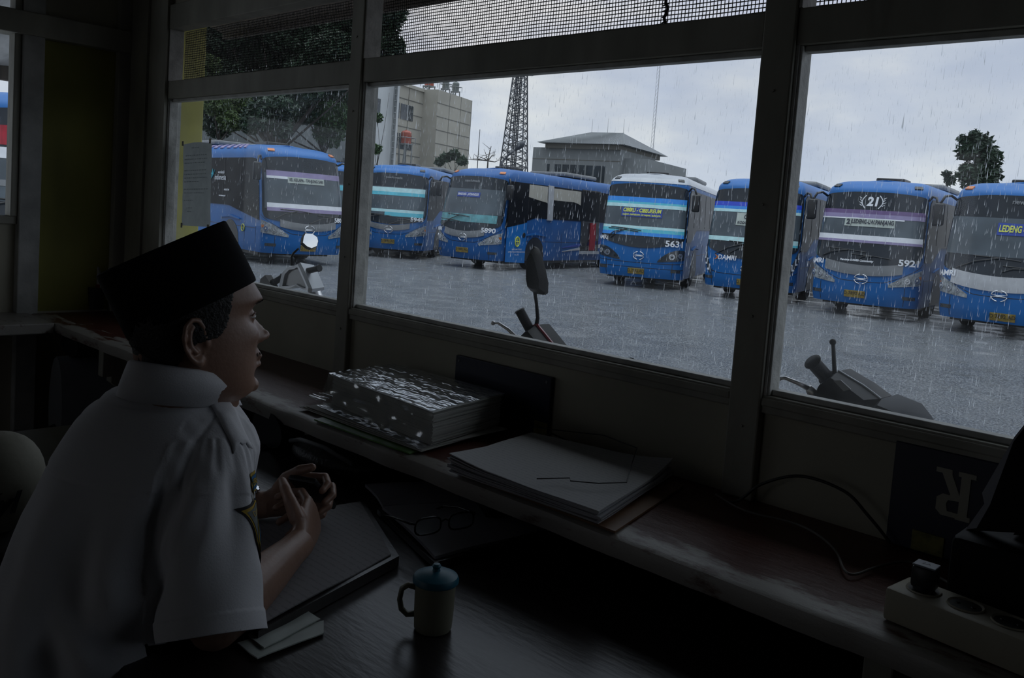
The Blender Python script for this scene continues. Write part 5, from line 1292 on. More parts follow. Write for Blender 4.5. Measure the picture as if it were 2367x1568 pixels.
sc_blk = mat('scooter_black', (.010, .011, .013), .4, var=.2, spec=.15); sc_grey = mat('scooter_grey', (.20, .21, .23), .35, var=.12, coat=.3)
sc_red = mat('scooter_red', (.16, .008, .02), .25, var=.15, coat=.5); sc_sil = mat('scooter_silver', (.32, .34, .37), .3, .3, var=.12)
alu = mat('brushed_alloy', (.45, .45, .47), .35, .9, var=.1)
def scooter_body(t, face, cx, cy, col, zh):
    """wheels, fork, front shield, floor and seat under the handlebar; face = unit vector to the front"""
    fd = Vector((face[0], face[1], 0)).normalized(); sd = Vector((fd.y, -fd.x, 0))
    def P(a, b, z): return Vector((cx, cy, 0)) + fd * a + sd * b + Vector((0, 0, z))
    M_ = Matrix(((fd.x, sd.x, 0, cx), (fd.y, sd.y, 0, cy), (0, 0, 1, 0), (0, 0, 0, 1)))
    for a in (.32, -.93):
        w = MB(); w.lathe([(.17, -.03), (.20, -.045), (.255, -.03), (.265, 0), (.255, .03), (.20, .045), (.17, .03)], 28, (0, 0, 0), 'y', cap=False); w.xform(M_ @ Matrix.Translation((a, 0, .265)))
        o_ = w.build('wheel', rubber, t, world=True, smooth=True)
        h = MB().lathe([(.17, -.02), (.05, -.03), (.05, .03), (.17, .02)], 20, (0, 0, 0), 'y'); h.xform(M_ @ Matrix.Translation((a, 0, .265))); h.build('hub', alu, o_, world=True, smooth='auto')
    MB().tube([P(.32, -.07, .265), P(.18, -.07, .60)], .02, 8).tube([P(.32, .07, .265), P(.18, .07, .60)], .02, 8).tube([P(.2, 0, .55), P(.0, 0, zh - .06)], .028, 8).build('fork', alu, t, world=True, smooth=True)
    rows = []
    for j in range(9):
        v = j / 8; z = .34 + (zh - .16 - .34) * v; wd = .10 + .13 * sin(pi * (.25 + .55 * v)); a = .22 - .20 * v
        rows.append([P(a + .07 * cos(pi * (k / 10 - .5)) , wd * (k / 5 - 1), z) for k in range(11)] + [P(a - .03, wd * (1 - k / 5), z) for k in range(11)])
    m = MB(); m.grid(rows, wrap=True); m.add(rows[0], [tuple(range(22))]); m.add(rows[-1], [tuple(range(22))]); m.build('front_shield', col, t, world=True, smooth='auto')
    rows = []
    for j in range(12):
        v = j / 11; a = .12 - 1.12 * v; zt_ = .36 if v < .32 else .36 + .40 * min(1, (v - .32) / .12); zl_ = .24 + .22 * max(0, v - .4); wd = .13 + .03 * sin(pi * v) - .06 * max(0, v - .7) * 3
        rows.append([P(a, wd * cos(q), (zt_ + zl_) / 2 + (zt_ - zl_) / 2 * sin(q)) for q in [2 * pi * k / 16 for k in range(16)]])
    m = MB(); m.grid(rows, wrap=True); m.add(rows[0], [tuple(range(16))]); m.add(rows[-1], [tuple(range(16))]); m.build('body_shell', col, t, world=True, smooth=True)
    rows = []
    for j in range(9):
        v = j / 8; a = -.28 - .68 * v; rows.append([P(a, .13 * cos(q) * (1 - .3 * v), .77 + .03 * v + .045 * sin(q)) for q in [2 * pi * k / 16 for k in range(16)]])
    m = MB(); m.grid(rows, wrap=True); m.add(rows[0], [tuple(range(16))]); m.add(rows[-1], [tuple(range(16))]); m.build('seat', sc_blk, t, world=True, smooth=True)
    MB().tube([P(-.45, .10, .30), P(-.5, .2, .0)], .012, 8).build('side_stand', alu, t, world=True)
YS = 2.02
def grip(mbk, a, b, r=.0175): 
    a = Vector(a); b = Vector(b); d = (b - a).normalized()
    mbk.tube([a, a + d * .004, a + d * .004, b - d * .008, b - d * .008, b], [r * .9, r * 1.25, r, r, r * 1.22, r * 1.15], 18)
# scooter A: left pane, seen from its rear, silver handlebar cover
t = thing('scooter', 'scooter with an angular silver handlebar cover and round mirror, outside the left window', 'scooter', (at(680, 680, YS).x, YS, 0), group='scooters parked on the porch')
Q = lambda x, y, Y=YS: at(x, y, Y)
cov = [(646, 668), (650, 648), (654, 630), (668, 616), (684, 613), (694, 607), (701, 620), (710, 640), (722, 668), (721, 676), (706, 671), (690, 662), (674, 668)]
cc_ = [Q(*p) for p in cov]
cen = sum(cc_, Vector()) / len(cc_)
m = MB(); rim = [p + Vector((0, .07, 0)) + (cen - p) * .15 for p in cc_]; mid_ = [p.lerp(cen, .10) + Vector((0, -.012, 0)) for p in cc_]
m.grid([cc_ + [cc_[0]], mid_ + [mid_[0]]]); m.grid([rim + [rim[0]], cc_ + [cc_[0]]]); inn = [p.lerp(cen, .28) + Vector((0, -.010, 0)) for p in cc_]; m.grid([mid_ + [mid_[0]], inn + [inn[0]]])
inn2 = [p.lerp(cen, .31) + Vector((0, .004, 0)) for p in cc_]; m.grid([inn + [inn[0]], inn2 + [inn2[0]]]); m.add(inn2, [tuple(range(len(inn2)))]); m.add(rim, [tuple(range(len(rim)))])
hc = m.build('handlebar_cover', sc_sil, t, world=True, smooth='auto')
gl_ = [p.lerp(cen, .38) + Vector((0, .0, 0)) for p in cc_]; gl2 = [p + Vector((0, .012, 0)) for p in gl_]
m = MB(); m.add(gl_, [tuple(range(len(gl_)))]); m.grid([gl_ + [gl_[0]], gl2 + [gl2[0]]]); m.build('instrument_panel', mat('instrument_grey', (.22, .24, .27), .25, var=.15), hc, world=True)
m = MB(); grip(m, Q(705, 628, YS + .02), Q(739, 620, YS + .03), .0125); m.build('grip', sc_blk, t, world=True, smooth='auto')
m = MB(); m.tube([Q(700, 650, YS + .03), Q(705, 635, YS + .03), Q(712, 628, YS + .03)], [.03, .024, .014], 10); m.build('switch_housing', sc_blk, t, world=True, smooth=True)
m = MB(); grip(m, Q(655, 640, YS + .03), Q(630, 655, YS - .02), .014); m.build('grip', sc_blk, t, world=True, smooth='auto')
m = MB(); m.prism([(p.x, p.z) for p in [Q(627, 636), Q(644, 664), Q(622, 662), Q(614, 655), Q(616, 645)]], YS - .03, YS + .0); m.build('lever_shield', sc_blk, t, world=True)
m = MB(); m.tube([Q(676, 614, YS + .02), Q(674, 595, YS + .02), Q(679, 585, YS + .02), Q(690, 575, YS + .02)], [.008, .006, .005, .004], 8); st_ = m.build('mirror_stem', sc_blk, t, world=True, smooth=True)
mp_ = [Q(706, 540), Q(722, 541), Q(733, 549), Q(735, 558), Q(732, 569), Q(720, 574), Q(710, 570), Q(700, 561), Q(702, 548)]
mc_ = sum(mp_, Vector()) / len(mp_)
# the glass is tilted up so that it shows the sky
def mirror_glass(pl, cen_, nn, par):
    nn = nn.normalized(); m = MB(); vs = []
    for p in pl:
        d = p - cen_; d -= nn * d.dot(nn); vs.append(cen_ + d - Vector((0, .004, 0)))
    m.add(vs + [v + Vector((0, .002, 0)) for v in vs], [tuple(range(len(vs))), tuple(range(2 * len(vs) - 1, len(vs) - 1, -1))] ); return m.build('mirror_glass', mat('mirror_silver', (.93, .94, .95), .02, 1.0, var=.01), par, world=True)
def rp(px, py, pt, nn):
    d = at(px, py, 2.0) - Vector((0, 0, H0)); o = Vector((0, 0, H0)); return o + d * ((pt - o).dot(nn) / d.dot(nn))
mn = Vector((1.5, -.12, .62)).normalized(); MPX = ((706, 540), (722, 541), (733, 549), (735, 558), (732, 569), (720, 574), (710, 570), (700, 561), (702, 548))
vs_ = [rp(x, y, mc_, mn) for x, y in MPX]; mc2 = sum(vs_, Vector()) / len(vs_)
m = MB(); r0_ = [mc2.lerp(p, 1.07) for p in vs_]; r1_ = [p - mn * .018 for p in r0_]; r2_ = [mc2.lerp(p, .6) - mn * .034 for p in r0_]
m.grid([[p + mn * .0005 for p in vs_] + [vs_[0] + mn * .0005], r0_ + [r0_[0]], r1_ + [r1_[0]], r2_ + [r2_[0]]]); m.add(r2_, [tuple(range(9))]); mh_ = m.build('mirror_shell', sc_blk, t, world=True, smooth='auto')
m = MB(); m.add([p + mn * .001 for p in vs_] + [p - mn * .002 for p in vs_], [tuple(range(9)), tuple(range(17, 8, -1))] + [(i, (i + 1) % 9, (i + 1) % 9 + 9, i + 9) for i in range(9)]); m.build('mirror_glass', mat('mirror_silver', (.93, .94, .95), .02, 1.0, var=.01), mh_, world=True)
scooter_body(t, (.05, 1), cen.x, YS + .08, sc_grey, 1.06)
# scooter B: centre pane, black with red edges, tall mirror seen from behind
YB = 2.0
Q = lambda x, y, Y=YB: at(x, y, Y)
t = thing('scooter', 'black scooter with dark red edging and a tall leaf-shaped mirror, outside the middle window', 'scooter', (Q(1250, 780).x, YB, 0), group='scooters parked on the porch')
mp_ = [Q(1233, 570), Q(1240, 575), Q(1247, 590), Q(1256, 625), Q(1262, 655), Q(1261, 678), Q(1256, 682), Q(1240, 680), Q(1226, 672), Q(1222, 650), Q(1222, 620), Q(1224, 590)]
mc_ = sum(mp_, Vector()) / len(mp_)
m = MB(); front = [p.lerp(mc_, .25) + Vector((0, -.022, 0)) for p in mp_]; back = [p + Vector((0, .012, 0)) for p in mp_]
m.add(front, [tuple(range(len(front)))]); m.grid([front + [front[0]], mp_ + [mp_[0]], back + [back[0]]]); m.add(back, [tuple(range(len(back)))])
mo = m.build('mirror_shell', sc_blk, t, world=True, smooth='auto')
m = MB(); m.tube([Q(1236, 674, YB + .005), Q(1240, 700, YB + .005), Q(1243, 735, YB + .005), Q(1240, 752, YB + .005), Q(1236, 775, YB + .005)], [.006, .0055, .006, .007, .009], 10); m.build('mirror_stem', sc_blk, t, world=True, smooth=True)
m = MB(); grip(m, Q(1200, 716, YB - .03), Q(1228, 768, YB), .0155); m.build('grip', sc_blk, t, world=True, smooth='auto')
m = MB(); m.ball(Q(1140, 747, YB - .06), .0075, 12); m.tube([Q(1140, 747, YB - .06), Q(1152, 747, YB - .06), Q(1175, 762, YB - .05), Q(1200, 787, YB - .03), Q(1215, 800, YB)], [.004, .0045, .0055, .0065, .007], 10); m.build('brake_lever', alu, t, world=True, smooth=True)
hp_ = [Q(1212, 800), Q(1216, 768), Q(1230, 755), Q(1240, 751), Q(1256, 770), Q(1280, 800), Q(1310, 860), Q(1230, 860)]
m = MB(); a_ = [p + Vector((0, -.05 + .02, 0)) for p in hp_]; hc_ = sum(hp_, Vector()) / 8
fr_ = [p.lerp(hc_, .3) + Vector((0, -.045, 0)) for p in hp_]; bk_ = [p + Vector((0, .06, 0)) for p in hp_]
m.add(fr_, [tuple(range(8))]); m.grid([fr_ + [fr_[0]], hp_ + [hp_[0]], bk_ + [bk_[0]]]); m.add(bk_, [tuple(range(8))]); hcv = m.build('handlebar_cover', sc_blk, t, world=True, smooth='auto')
MB().tube([hp_[0], hp_[1], hp_[2], hp_[3]], .004, 6).tube([hp_[3], hp_[4], hp_[5], hp_[6]], .006, 6).build('red_edging', sc_red, hcv, world=True, smooth=True)
m = MB(); m.tube([Q(1250, 762, YB + .05), Q(1265, 775, YB + .06), Q(1285, 795, YB + .06), Q(1310, 815, YB + .05)], [.018, .024, .02, .01], 12); m.build('meter_hood', sc_sil, t, world=True, smooth=True)
scooter_body(t, (.15, 1), Q(1265, 800).x, YB + .08, sc_blk, 1.0)
# scooter C: right pane
YC = 1.98
Q = lambda x, y, Y=YC: at(x, y, Y)
t = thing('scooter', 'black scooter with a bare ball-tipped mirror stalk, outside the right window', 'scooter', (Q(1960, 930).x, YC, 0), group='scooters parked on the porch')
m = MB(); m.ball(Q(1925, 791), .0078, 14); m.tube([Q(1926, 796), Q(1929, 860), Q(1930, 878)], [.0045, .0050, .0065], 10); m.build('mirror_stalk', sc_blk, t, world=True, smooth=True)
m = MB(); grip(m, Q(1876, 834, YC - .05), Q(1915, 878, YC), .017); m.build('grip', sc_blk, t, world=True, smooth='auto')
m = MB(); m.ball(Q(1800, 875, YC - .07), .0072, 12); m.tube([Q(1800, 875, YC - .07), Q(1815, 874, YC - .07), Q(1840, 884, YC - .06), Q(1868, 898, YC - .04)], [.0042, .0045, .0055, .0065], 10)
m.tube([Q(1868, 895, YC - .04), Q(1876, 908, YC - .03), Q(1892, 915, YC - .01)], [.008, .013, .013], 10); m.build('brake_lever', alu, t, world=True, smooth=True)
hp_ = [Q(1898, 960), Q(1898, 890), Q(1905, 878), Q(1925, 866), Q(1938, 858), Q(1995, 892), Q(2035, 922), Q(2000, 950), Q(1980, 990)]
hc_ = sum(hp_, Vector()) / len(hp_); m = MB(); k_ = len(hp_)
fr_ = [p.lerp(hc_, .22) + Vector((0, -.05, 0)) for p in hp_]; bk_ = [p + Vector((0, .07, 0)) for p in hp_]
m.add(fr_, [tuple(range(k_))]); m.grid([fr_ + [fr_[0]], hp_ + [hp_[0]], bk_ + [bk_[0]]]); m.add(bk_, [tuple(range(k_))]); hcv = m.build('handlebar_cover', sc_blk, t, world=True, smooth='auto')
MB().tube([hp_[4], hp_[5], hp_[6]], .0035, 6).build('bright_edge', sc_sil, hcv, world=True, smooth=True)
m = MB(); lp = [Q(1926, 880, YC - .052), Q(1943, 879, YC - .052), Q(1966, 900, YC - .052), Q(1950, 905, YC - .052)]; m.add(lp + [p + Vector((0, .004, 0)) for p in lp], [(0, 1, 2, 3), (4, 5, 6, 7), (0, 1, 5, 4), (1, 2, 6, 5), (2, 3, 7, 6), (3, 0, 4, 7)]); m.build('sticker', greyp, hcv, world=True)
fp = [Q(1998, 952), Q(2038, 922), Q(2095, 945), Q(2118, 975), Q(2150, 1030), Q(1990, 1030)]
hc_ = sum(fp, Vector()) / 6; m = MB(); fr_ = [p.lerp(hc_, .2) + Vector((0, -.04, 0)) for p in fp]; bk_ = [p + Vector((0, .1, 0)) for p in fp]
m.add(fr_, [tuple(range(6))]); m.grid([fr_ + [fr_[0]], fp + [fp[0]], bk_ + [bk_[0]]]); m.add(bk_, [tuple(range(6))]); m.build('headlamp_cowl', mat('scooter_dark_grey', (.03, .034, .042), .5, var=.15, spec=.12), t, world=True, smooth='auto')
scooter_body(t, (.5, .85), Q(2010, 940).x, YC + .08, sc_blk, .95)

# ------------------------------------------------------------------ rain: falling drops
rain_m = bpy.data.materials.new('rain_water'); rain_m.use_nodes = True
def _rm():
    t = rain_m.node_tree; t.nodes.clear(); o = t.nodes.new('ShaderNodeOutputMaterial'); a = t.nodes.new('ShaderNodeBsdfTransparent')
    d = t.nodes.new('ShaderNodeBsdfTranslucent'); d.inputs[0].default_value = (.9, .93, .97, 1); f = t.nodes.new('ShaderNodeBsdfDiffuse'); f.inputs[0].default_value = (.9, .93, .97, 1)
    m1 = t.nodes.new('ShaderNodeMixShader'); m1.inputs[0].default_value = .5; m2 = t.nodes.new('ShaderNodeMixShader'); m2.inputs[0].default_value = .55
    t.links.new(d.outputs[0], m1.inputs[1]); t.links.new(f.outputs[0], m1.inputs[2]); t.links.new(a.outputs[0], m2.inputs[1]); t.links.new(m1.outputs[0], m2.inputs[2]); t.links.new(m2.outputs[0], o.inputs[0])
_rm()
rg = random.Random(11)
vs, fs = [], []
def drop(x, y, z, l, r):
    o_ = len(vs); tx, ty = .025 * l, .01 * l
    ring = [(x + r * cos(q * 2.0944), y + r * sin(q * 2.0944)) for q in range(3)]
    vs.append((x + tx, y + ty, z + l))
    for a, b in ring: vs.append((a, b, z + l * .18))
    vs.append((x, y, z))
    for q in range(3):
        a, b = 1 + q, 1 + (q + 1) % 3
        fs.append((o_, o_ + a, o_ + b)); fs.append((o_ + 4, o_ + b, o_ + a))
for k in range(9000):
    y = 2.5 + 17 * rg.random() ** .8
    px = rg.uniform(380, 2400); d = _f + _r * ((px - 1183.5) / FPX) ; sc_ = y / d.y
    x = d.x * sc_ + rg.uniform(-.3, .3)
    z = rg.uniform(max(GZ, H0 - .22 * y), H0 + .28 * y)
    k_ = rg.random()
    drop(x, y, z, .02 + .03 * rg.random() + .004 * y, .0007 + .0016 * k_ ** 6 + .00007 * y)
me = bpy.data.meshes.new('raindrops'); me.from_pydata(vs, [], fs); me.materials.append(rain_m)
ro = bpy.data.objects.new('raindrops', me); COL.objects.link(ro)
tag(ro, 'countless pale raindrops falling over the bus yard', 'rain', kind='stuff')
# ------------------------------------------------------------------ the man
skin = mat('tanned_skin', (.30, .175, .125), .42, var=.10, scale=18, bump=.06, bscale=160, spec=.5)
from mathutils.bvhtree import BVHTree
def remeshed(mb, voxel, smooth_it=4, fac=.5):
    me = bpy.data.meshes.new('work'); me.from_pydata([tuple(v) for v in mb.v], [], mb.f)
    bm = bmesh.new(); bm.from_mesh(me); bmesh.ops.recalc_face_normals(bm, faces=bm.faces); bm.to_mesh(me); bm.free()
    ob = bpy.data.objects.new('work', me); COL.objects.link(ob)
    md = ob.modifiers.new('r', 'REMESH'); md.mode = 'VOXEL'; md.voxel_size = voxel; md.adaptivity = 0
    ms = ob.modifiers.new('s', 'SMOOTH'); ms.iterations = smooth_it; ms.factor = fac
    bpy.context.view_layer.update()
    dg = bpy.context.evaluated_depsgraph_get()
    out = bpy.data.meshes.new_from_object(ob.evaluated_get(dg))
    bpy.data.objects.remove(ob); bpy.data.meshes.remove(me)
    return out
def link_mesh(me, name, m, parent):
    me.name = name
    Mi = PM[parent.name].inverted(); me.transform(Mi)
    me.materials.clear(); me.materials.append(m)
    me.polygons.foreach_set('use_smooth', [True] * len(me.polygons)); me.update()
    o = bpy.data.objects.new(name, me); COL.objects.link(o); o.parent = parent; PM[o.name] = PM[parent.name]; return o
T_ = Vector((-.42, .907, 0)).normalized(); TR = Vector((T_.y, -T_.x, 0)); UP = Vector((0, 0, 1))
C7 = Vector((-1.232, .572, 1.083))
man = thing('person', 'man in a pale uniform shirt and black cap leaning on the desk, looking out', 'person', (-1.22, .38, 0))
# --- head in its own frame: x right, y forward, z up, origin at nasion height on the ear axis
HC = atd(446, 728, 1.345)
HF = Vector((.20, .98, .05)).normalized(); HR = (HF.cross(UP).normalized() + UP * .05).normalized(); HU = HR.cross(HF)
ZS = 1.10
HM = Matrix(((HR.x, HF.x, HU.x, HC.x), (HR.y, HF.y, HU.y, HC.y), (HR.z, HF.z, HU.z, HC.z), (0, 0, 0, 1)))
ZP = [-.122, -.116, -.108, -.098, -.088, -.080, -.072, -.066, -.060, -.052, -.045, -.035, -.02, -.008, .0, .008, .020, .032, .045, .06, .078, .095, .108, .114]
FP = [.050, .072, .082, .0850, .0855, .0860, .0865, .0870, .0875, .0880, .0880, .0880, .0875, .0840, .0830, .0870, .0955, .0935, .0860, .078, .064, .046, .024, .006]
BP = [.030, .020, .012, .012, .020, .032, .046, .055, .062, .070, .076, .082, .087, .090, .091, .092, .092, .090, .084, .076, .060, .040, .020, .006]
WP = [.020, .034, .045, .054, .059, .0625, .065, .0665, .0680, .0695, .0705, .0720, .0735, .0745, .075, .0755, .0765, .077, .0765, .074, .067, .050, .028, .006]
def g2(x, z, cx, cz, sx, sz): return exp(-((x - cx) / sx) ** 2 - ((z - cz) / sz) ** 2)
def headP(a, z, off=0.0):
    f = float(np.interp(z, ZP, FP)); b = float(np.interp(z, ZP, BP)); w = float(np.interp(z, ZP, WP))
    s, c = sin(a), cos(a)
    n = 2.35
    x = w * math.copysign(abs(s) ** (2 / n), s); y = (f if c >= 0 else b) * math.copysign(abs(c) ** (2 / (n if c < 0 else 2.15)), c)
    if c > 0:
        fx = abs(x)
        y -= .010 * g2(fx, z, .033, .000, .016, .013)                       # eye socket
        y += .004 * g2(fx, z, .030, .021, .020, .007)                       # brow
        y += .006 * g2(fx, z, .040, -.028, .018, .014)                      # cheekbone
        y -= .004 * g2(fx, z, .026, -.050, .006, .016)                      # fold beside the mouth
        # nose
        t_ = (-z + .003) / .040
        if 0 < t_ < 1.25:
            h_ = .0285 * (t_ ** 1.25 if t_ < .93 else max(0, (.93 ** 1.25) * (1 - ((t_ - .93) / .24) ** 1.6)))
            wd = .0060 + .0078 * min(1, t_) ** 1.5
            y += h_ * exp(-(x / wd) ** 2)
            y += .0085 * g2(fx, z, .0135, -.036, .0055, .0065)              # nostril wing
        y += .0095 * g2(fx, z, 0, -.0575, .021, .0085) + .0075 * g2(fx, z, 0, -.0735, .018, .0055) - .0050 * g2(fx, z, 0, -.0665, .022, .0016) - .0030 * g2(fx, z, 0, -.085, .022, .005)
        y += .0060 * g2(fx, z, 0, -.101, .019, .010)
        for q in range(3): y -= .0008 * g2(0, z, 0, .036 + .009 * q, 1, .0014) * (1 if fx < .045 else 0)
    p = Vector((x, y, z if z > 0 else z * ZS))
    if off: p += Vector((x, y * .8, z * .3)).normalized() * off
    return p
body = MB()
zz = [-.122 + .236 * k / 110 for k in range(111)]; NA = 120
hr = [[HM @ headP(2 * pi * j / NA, z) for j in range(NA)] for z in zz]
body.grid(hr, wrap=True); body.add(hr[0], [tuple(range(NA))]); body.add(hr[-1], [tuple(range(NA))])
H = lambda x, y, z: HM @ Vector((x, y, z if z > 0 else z * ZS))
Hh = lambda p: HM @ p
# lids
for sx in (-1, 1): body.ball(H(sx * .0315, .0685, -.003), .0128, 20)
# ears
for sx in (-1, 1):
    E_ = lambda y, z, o=0: H(sx * (.0720 + .34 * max(0, -.005 - y) + o), y - .004, z + .015)
    hel = [E_(.002, -.040, .002), E_(-.001, -.026, .003), E_(-.008, -.016, .004), E_(-.019, -.0135, .004), E_(-.028, -.022, .004), E_(-.031, -.036, .003), E_(-.028, -.050, .002), E_(-.020, -.062, .001), E_(-.012, -.070, .001)]
    body.tube(hel, [.0028, .003, .0033, .0036, .0036, .0034, .003, .003, .004], 10)
    body.ball(E_(-.007, -.069, .001), .0066, 12, (.6, 1, 1.2))
    body.tube([E_(-.006, -.026, -.001), E_(-.016, -.024, .0), E_(-.021, -.034, .0), E_(-.019, -.048, .0), E_(-.010, -.058, .001)], [.002, .0026, .003, .003, .0032], 8)
    rows = []
    for k in range(7):
        rr = k / 6; rows.append([E_(-.013 + .0165 * rr * cos(q), -.042 + .027 * rr * sin(q), -.006 + .006 * rr ** 2) for q in [2 * pi * i / 20 for i in range(20)]])
    back_ = [[p - HR * sx * .004 for p in r] for r in rows]
    body.grid(rows[1:], wrap=True); body.add(rows[1], [tuple(range(20))]); body.grid(back_[1:], wrap=True); body.add(back_[1], [tuple(range(20))]); body.grid([rows[-1], back_[-1]], wrap=True)
    body.ball(E_(.003, -.045, .001), .0045, 10, (.7, .8, 1.3))
# round nose tip and wings, fuller lips
body.ball(H(0, .1045, -.0335), .0088, 16, (1.1, 1, .95))
for sx in (-1, 1): body.ball(H(sx * .0115, .0945, -.0375), .0062, 12)
body.ball(H(0, .0905, -.0600), .0085, 16, (2.1, .8, .80)); body.ball(H(0, .0900, -.0715), .0082, 16, (1.9, .8, .70)); body.ball(H(0, .083, -.100), .012, 16, (1.5, .8, 1.0))
# neck
nb = C7 + T_ * .045 + UP * -.02
body.tube([H(0, -.030, -.035), H(0, -.022, -.075), H(0, -.012, -.115).lerp(nb, .25), nb + UP * .02, nb - UP * .05], [.054, .0565, .057, .064, .075], 28)
body.tube([H(0, .055, -.112), H(0, .030, -.125), nb + T_ * .03], [.018, .034, .05], 20)
# trunk under the shirt
def sect(dz, b, hw, dp, hr_=0.0, n=36, ex=2.4):
    c = C7 + UP * dz + T_ * b - TR * (.034 * min(1, max(0, (-dz - .09) / .12)))
    out = []
    for k in range(n):
        a = 2 * pi * k / n; ca, sa = cos(a), sin(a)
        out.append(c + TR * (hw * math.copysign(abs(ca) ** (2 / ex), ca)) + T_ * (dp * math.copysign(abs(sa) ** (2 / ex), sa)))
    return out
TS = [(.008, .025, .058, .052), (-.014, .022, .078, .062), (-.036, .018, .102, .078), (-.062, .014, .128, .092), (-.090, .010, .143, .102), (-.13, .002, .150, .110), (-.20, -.022, .140, .120), (-.30, -.060, .136, .128), (-.42, -.100, .145, .134), (-.52, -.125, .165, .142), (-.60, -.14, .170, .146)]
def loft(mb, secs, grow=0.0):
    rows = [sect(a, b, c + grow, d + grow) for a, b, c, d in secs]
    mb.grid(rows, wrap=True); mb.add(rows[0], [tuple(range(36))]); mb.add(rows[-1], [tuple(range(36))])
loft(body, [t_ for t_ in TS], -.016)
RS = C7 + TR * .100 + T_ * -.008 - UP * .098; LS = C7 - TR * .105 + T_ * .035 - UP * .095
RE = Vector((-1.040, .570, .790)); RW = Vector((-1.190, .800, .800))
LE = Vector((-1.50, .66, .795)); LW = Vector((-1.375, .850, .802))
for s_, e_, w_ in ((RS, RE, RW), (LS, LE, LW)):
    body.tube([s_, s_.lerp(e_, .35), s_.lerp(e_, .7), e_], [.046, .044, .038, .036], 20)
    body.ball(s_, .05, 18); body.ball(e_, .036, 16)
    body.tube([e_, e_.lerp(w_, .25), e_.lerp(w_, .55), e_.lerp(w_, .85), w_], [.036, .040, .034, .026, .0245], 20)
def hand(mb, w, d, n, s, curls=(35, 55, 35), scale=1.0, thumb=(.55, .75, -.35)):
    """w wrist, d towards the knuckles, n out of the back of the hand, s towards the thumb"""
    d = d.normalized(); n = (n - d * n.dot(d)).normalized(); sgn = 1 if d.cross(n).dot(s) > 0 else -1; s = d.cross(n) * sgn
    rows = []
    for k in range(7):
        v = k / 6; hw = (.024 + .017 * sin(pi * .5 * min(1, v * 1.3))) * scale; th = (.018 - .006 * v) * scale
        rows.append([w + d * (.092 * v * scale - .006) + s * (hw * cos(q)) + n * (th * sin(q)) for q in [2 * pi * i / 20 for i in range(20)]])
    mb.grid(rows, wrap=True); mb.add(rows[0], [tuple(range(20))]); mb.add(rows[-1], [tuple(range(20))])
    for i, ln in enumerate((.95, 1.06, 1.0, .80)):
        b = w + d * ((.082 - .005 * abs(i - 1)) * scale) + s * ((.0315 - .0205 * i) * scale)
        pts = [b]; rad = [.0098 * scale]; ang = 0; p = b
        for j, L_ in enumerate((.044, .027, .022)):
            ang += radians(curls[j] + 4 * i); dd = (d * cos(ang) - n * sin(ang)); 
            pts.append(p + dd * L_ * ln * .5 * scale); p = p + dd * L_ * ln * scale; pts.append(p); r_ = (.0085, .0078, .0066)[j] * scale * (.92 if i == 3 else 1); rad += [r_, r_ * 1.02]
        mb.tube(pts, rad, 12); mb.ball(p, .0064 * scale, 10)
    b = w + d * .026 * scale + s * .026 * scale - n * .004
    td = (d * thumb[0] + s * thumb[1] + n * thumb[2]).normalized(); td2 = (d * .95 + s * .15 - n * .45).normalized()
    p1 = b + td * .036 * scale; p2 = p1 + td.lerp(td2, .6).normalized() * .031 * scale; p3 = p2 + td2 * .025 * scale
    mb.tube([b, p1, p1.lerp(p2, .5), p2, p3], [.0145 * scale, .0115 * scale, .0098 * scale, .0098 * scale, .0078 * scale], 12); mb.ball(p3, .0077 * scale, 10)
PH = Vector((-1.315, .905, .832))         # phone centre
rd = (PH + Vector((.045, -.02, -.01)) - RW); ld = (PH + Vector((-.045, -.01, -.015)) - LW)
hand(body, RW, Vector((-.62, .66, .20)), Vector((.74, .60, .22)), Vector((-.3, -.2, .9)), (28, 52, 38))
hand(body, LW, Vector((.30, .55, .20)), Vector((-.86, .30, .15)), Vector((.2, -.5, .9)), (35, 55, 38))
bme = remeshed(body, .0026, 3, .5)
link_mesh(bme, 'body', skin, man)
# --- face details
for sx in (-1, 1):
    MB().ball(H(sx * .0318, .0700, -.0035), .0118, 20, (1, 1, .40)).xform(Matrix.Identity(4)).build('eye', mat('eye_white', (.35, .33, .31), .2, var=.05), man, world=True, smooth=True)
    MB().ball(H(sx * .0325, .0792, -.0035), .0034, 12, (1, .9, 1)).build('iris', mat('dark_iris', (.012, .008, .006), .1), man, world=True, smooth=True)
    MB().tube([H(sx * .046, .0725, -.0015), H(sx * .038, .0795, .0018), H(sx * .030, .0812, .0020), H(sx * .021, .0790, -.0015)], [.0006, .0010, .0010, .0005], 6).build('eyelid', skin, man, world=True, smooth=True)
    hairm = mat('black_hair', (.010, .009, .009), .5, var=.3, scale=90, bump=.3)
    m = MB(); rg = random.Random(3)
    for k in range(40):
        x = .014 + .034 * rg.random(); z = .0165 + .004 * rg.random() - 9 * (x - .030) ** 2; p = headP(atan2(x / .077, 1), z)
        b = Vector((sx * x, 0, z)); 
        # sit on the brow surface
        aa = math.asin(min(1, (x / float(np.interp(z, ZP, WP))) ** (2.35 / 2))); q = headP(aa * sx, z, .0006)
        m.tube([Hh(q), Hh(q + Vector((sx * .005, .0004, .0012))), Hh(q + Vector((sx * .009, -.001, .0012)))], [.0005, .0004, .0001], 3)
    m.build('eyebrow', hairm, man, world=True)
m = MB(); rg = random.Random(8)
for k in range(70):
    x = rg.uniform(-.024, .024); z = -.0525 - .004 * rg.random() - .12 * abs(x); aa = math.asin(min(1, (abs(x) / float(np.interp(z, ZP, WP))) ** (2.35 / 2))) * (1 if x > 0 else -1)
    q = headP(aa, z, .0004); q.y += .0022 * (1 - abs(x) / .03); m.tube([Hh(q), Hh(q + Vector((x * .12, .0006, -.0035)))], [.0004, .0001], 3)
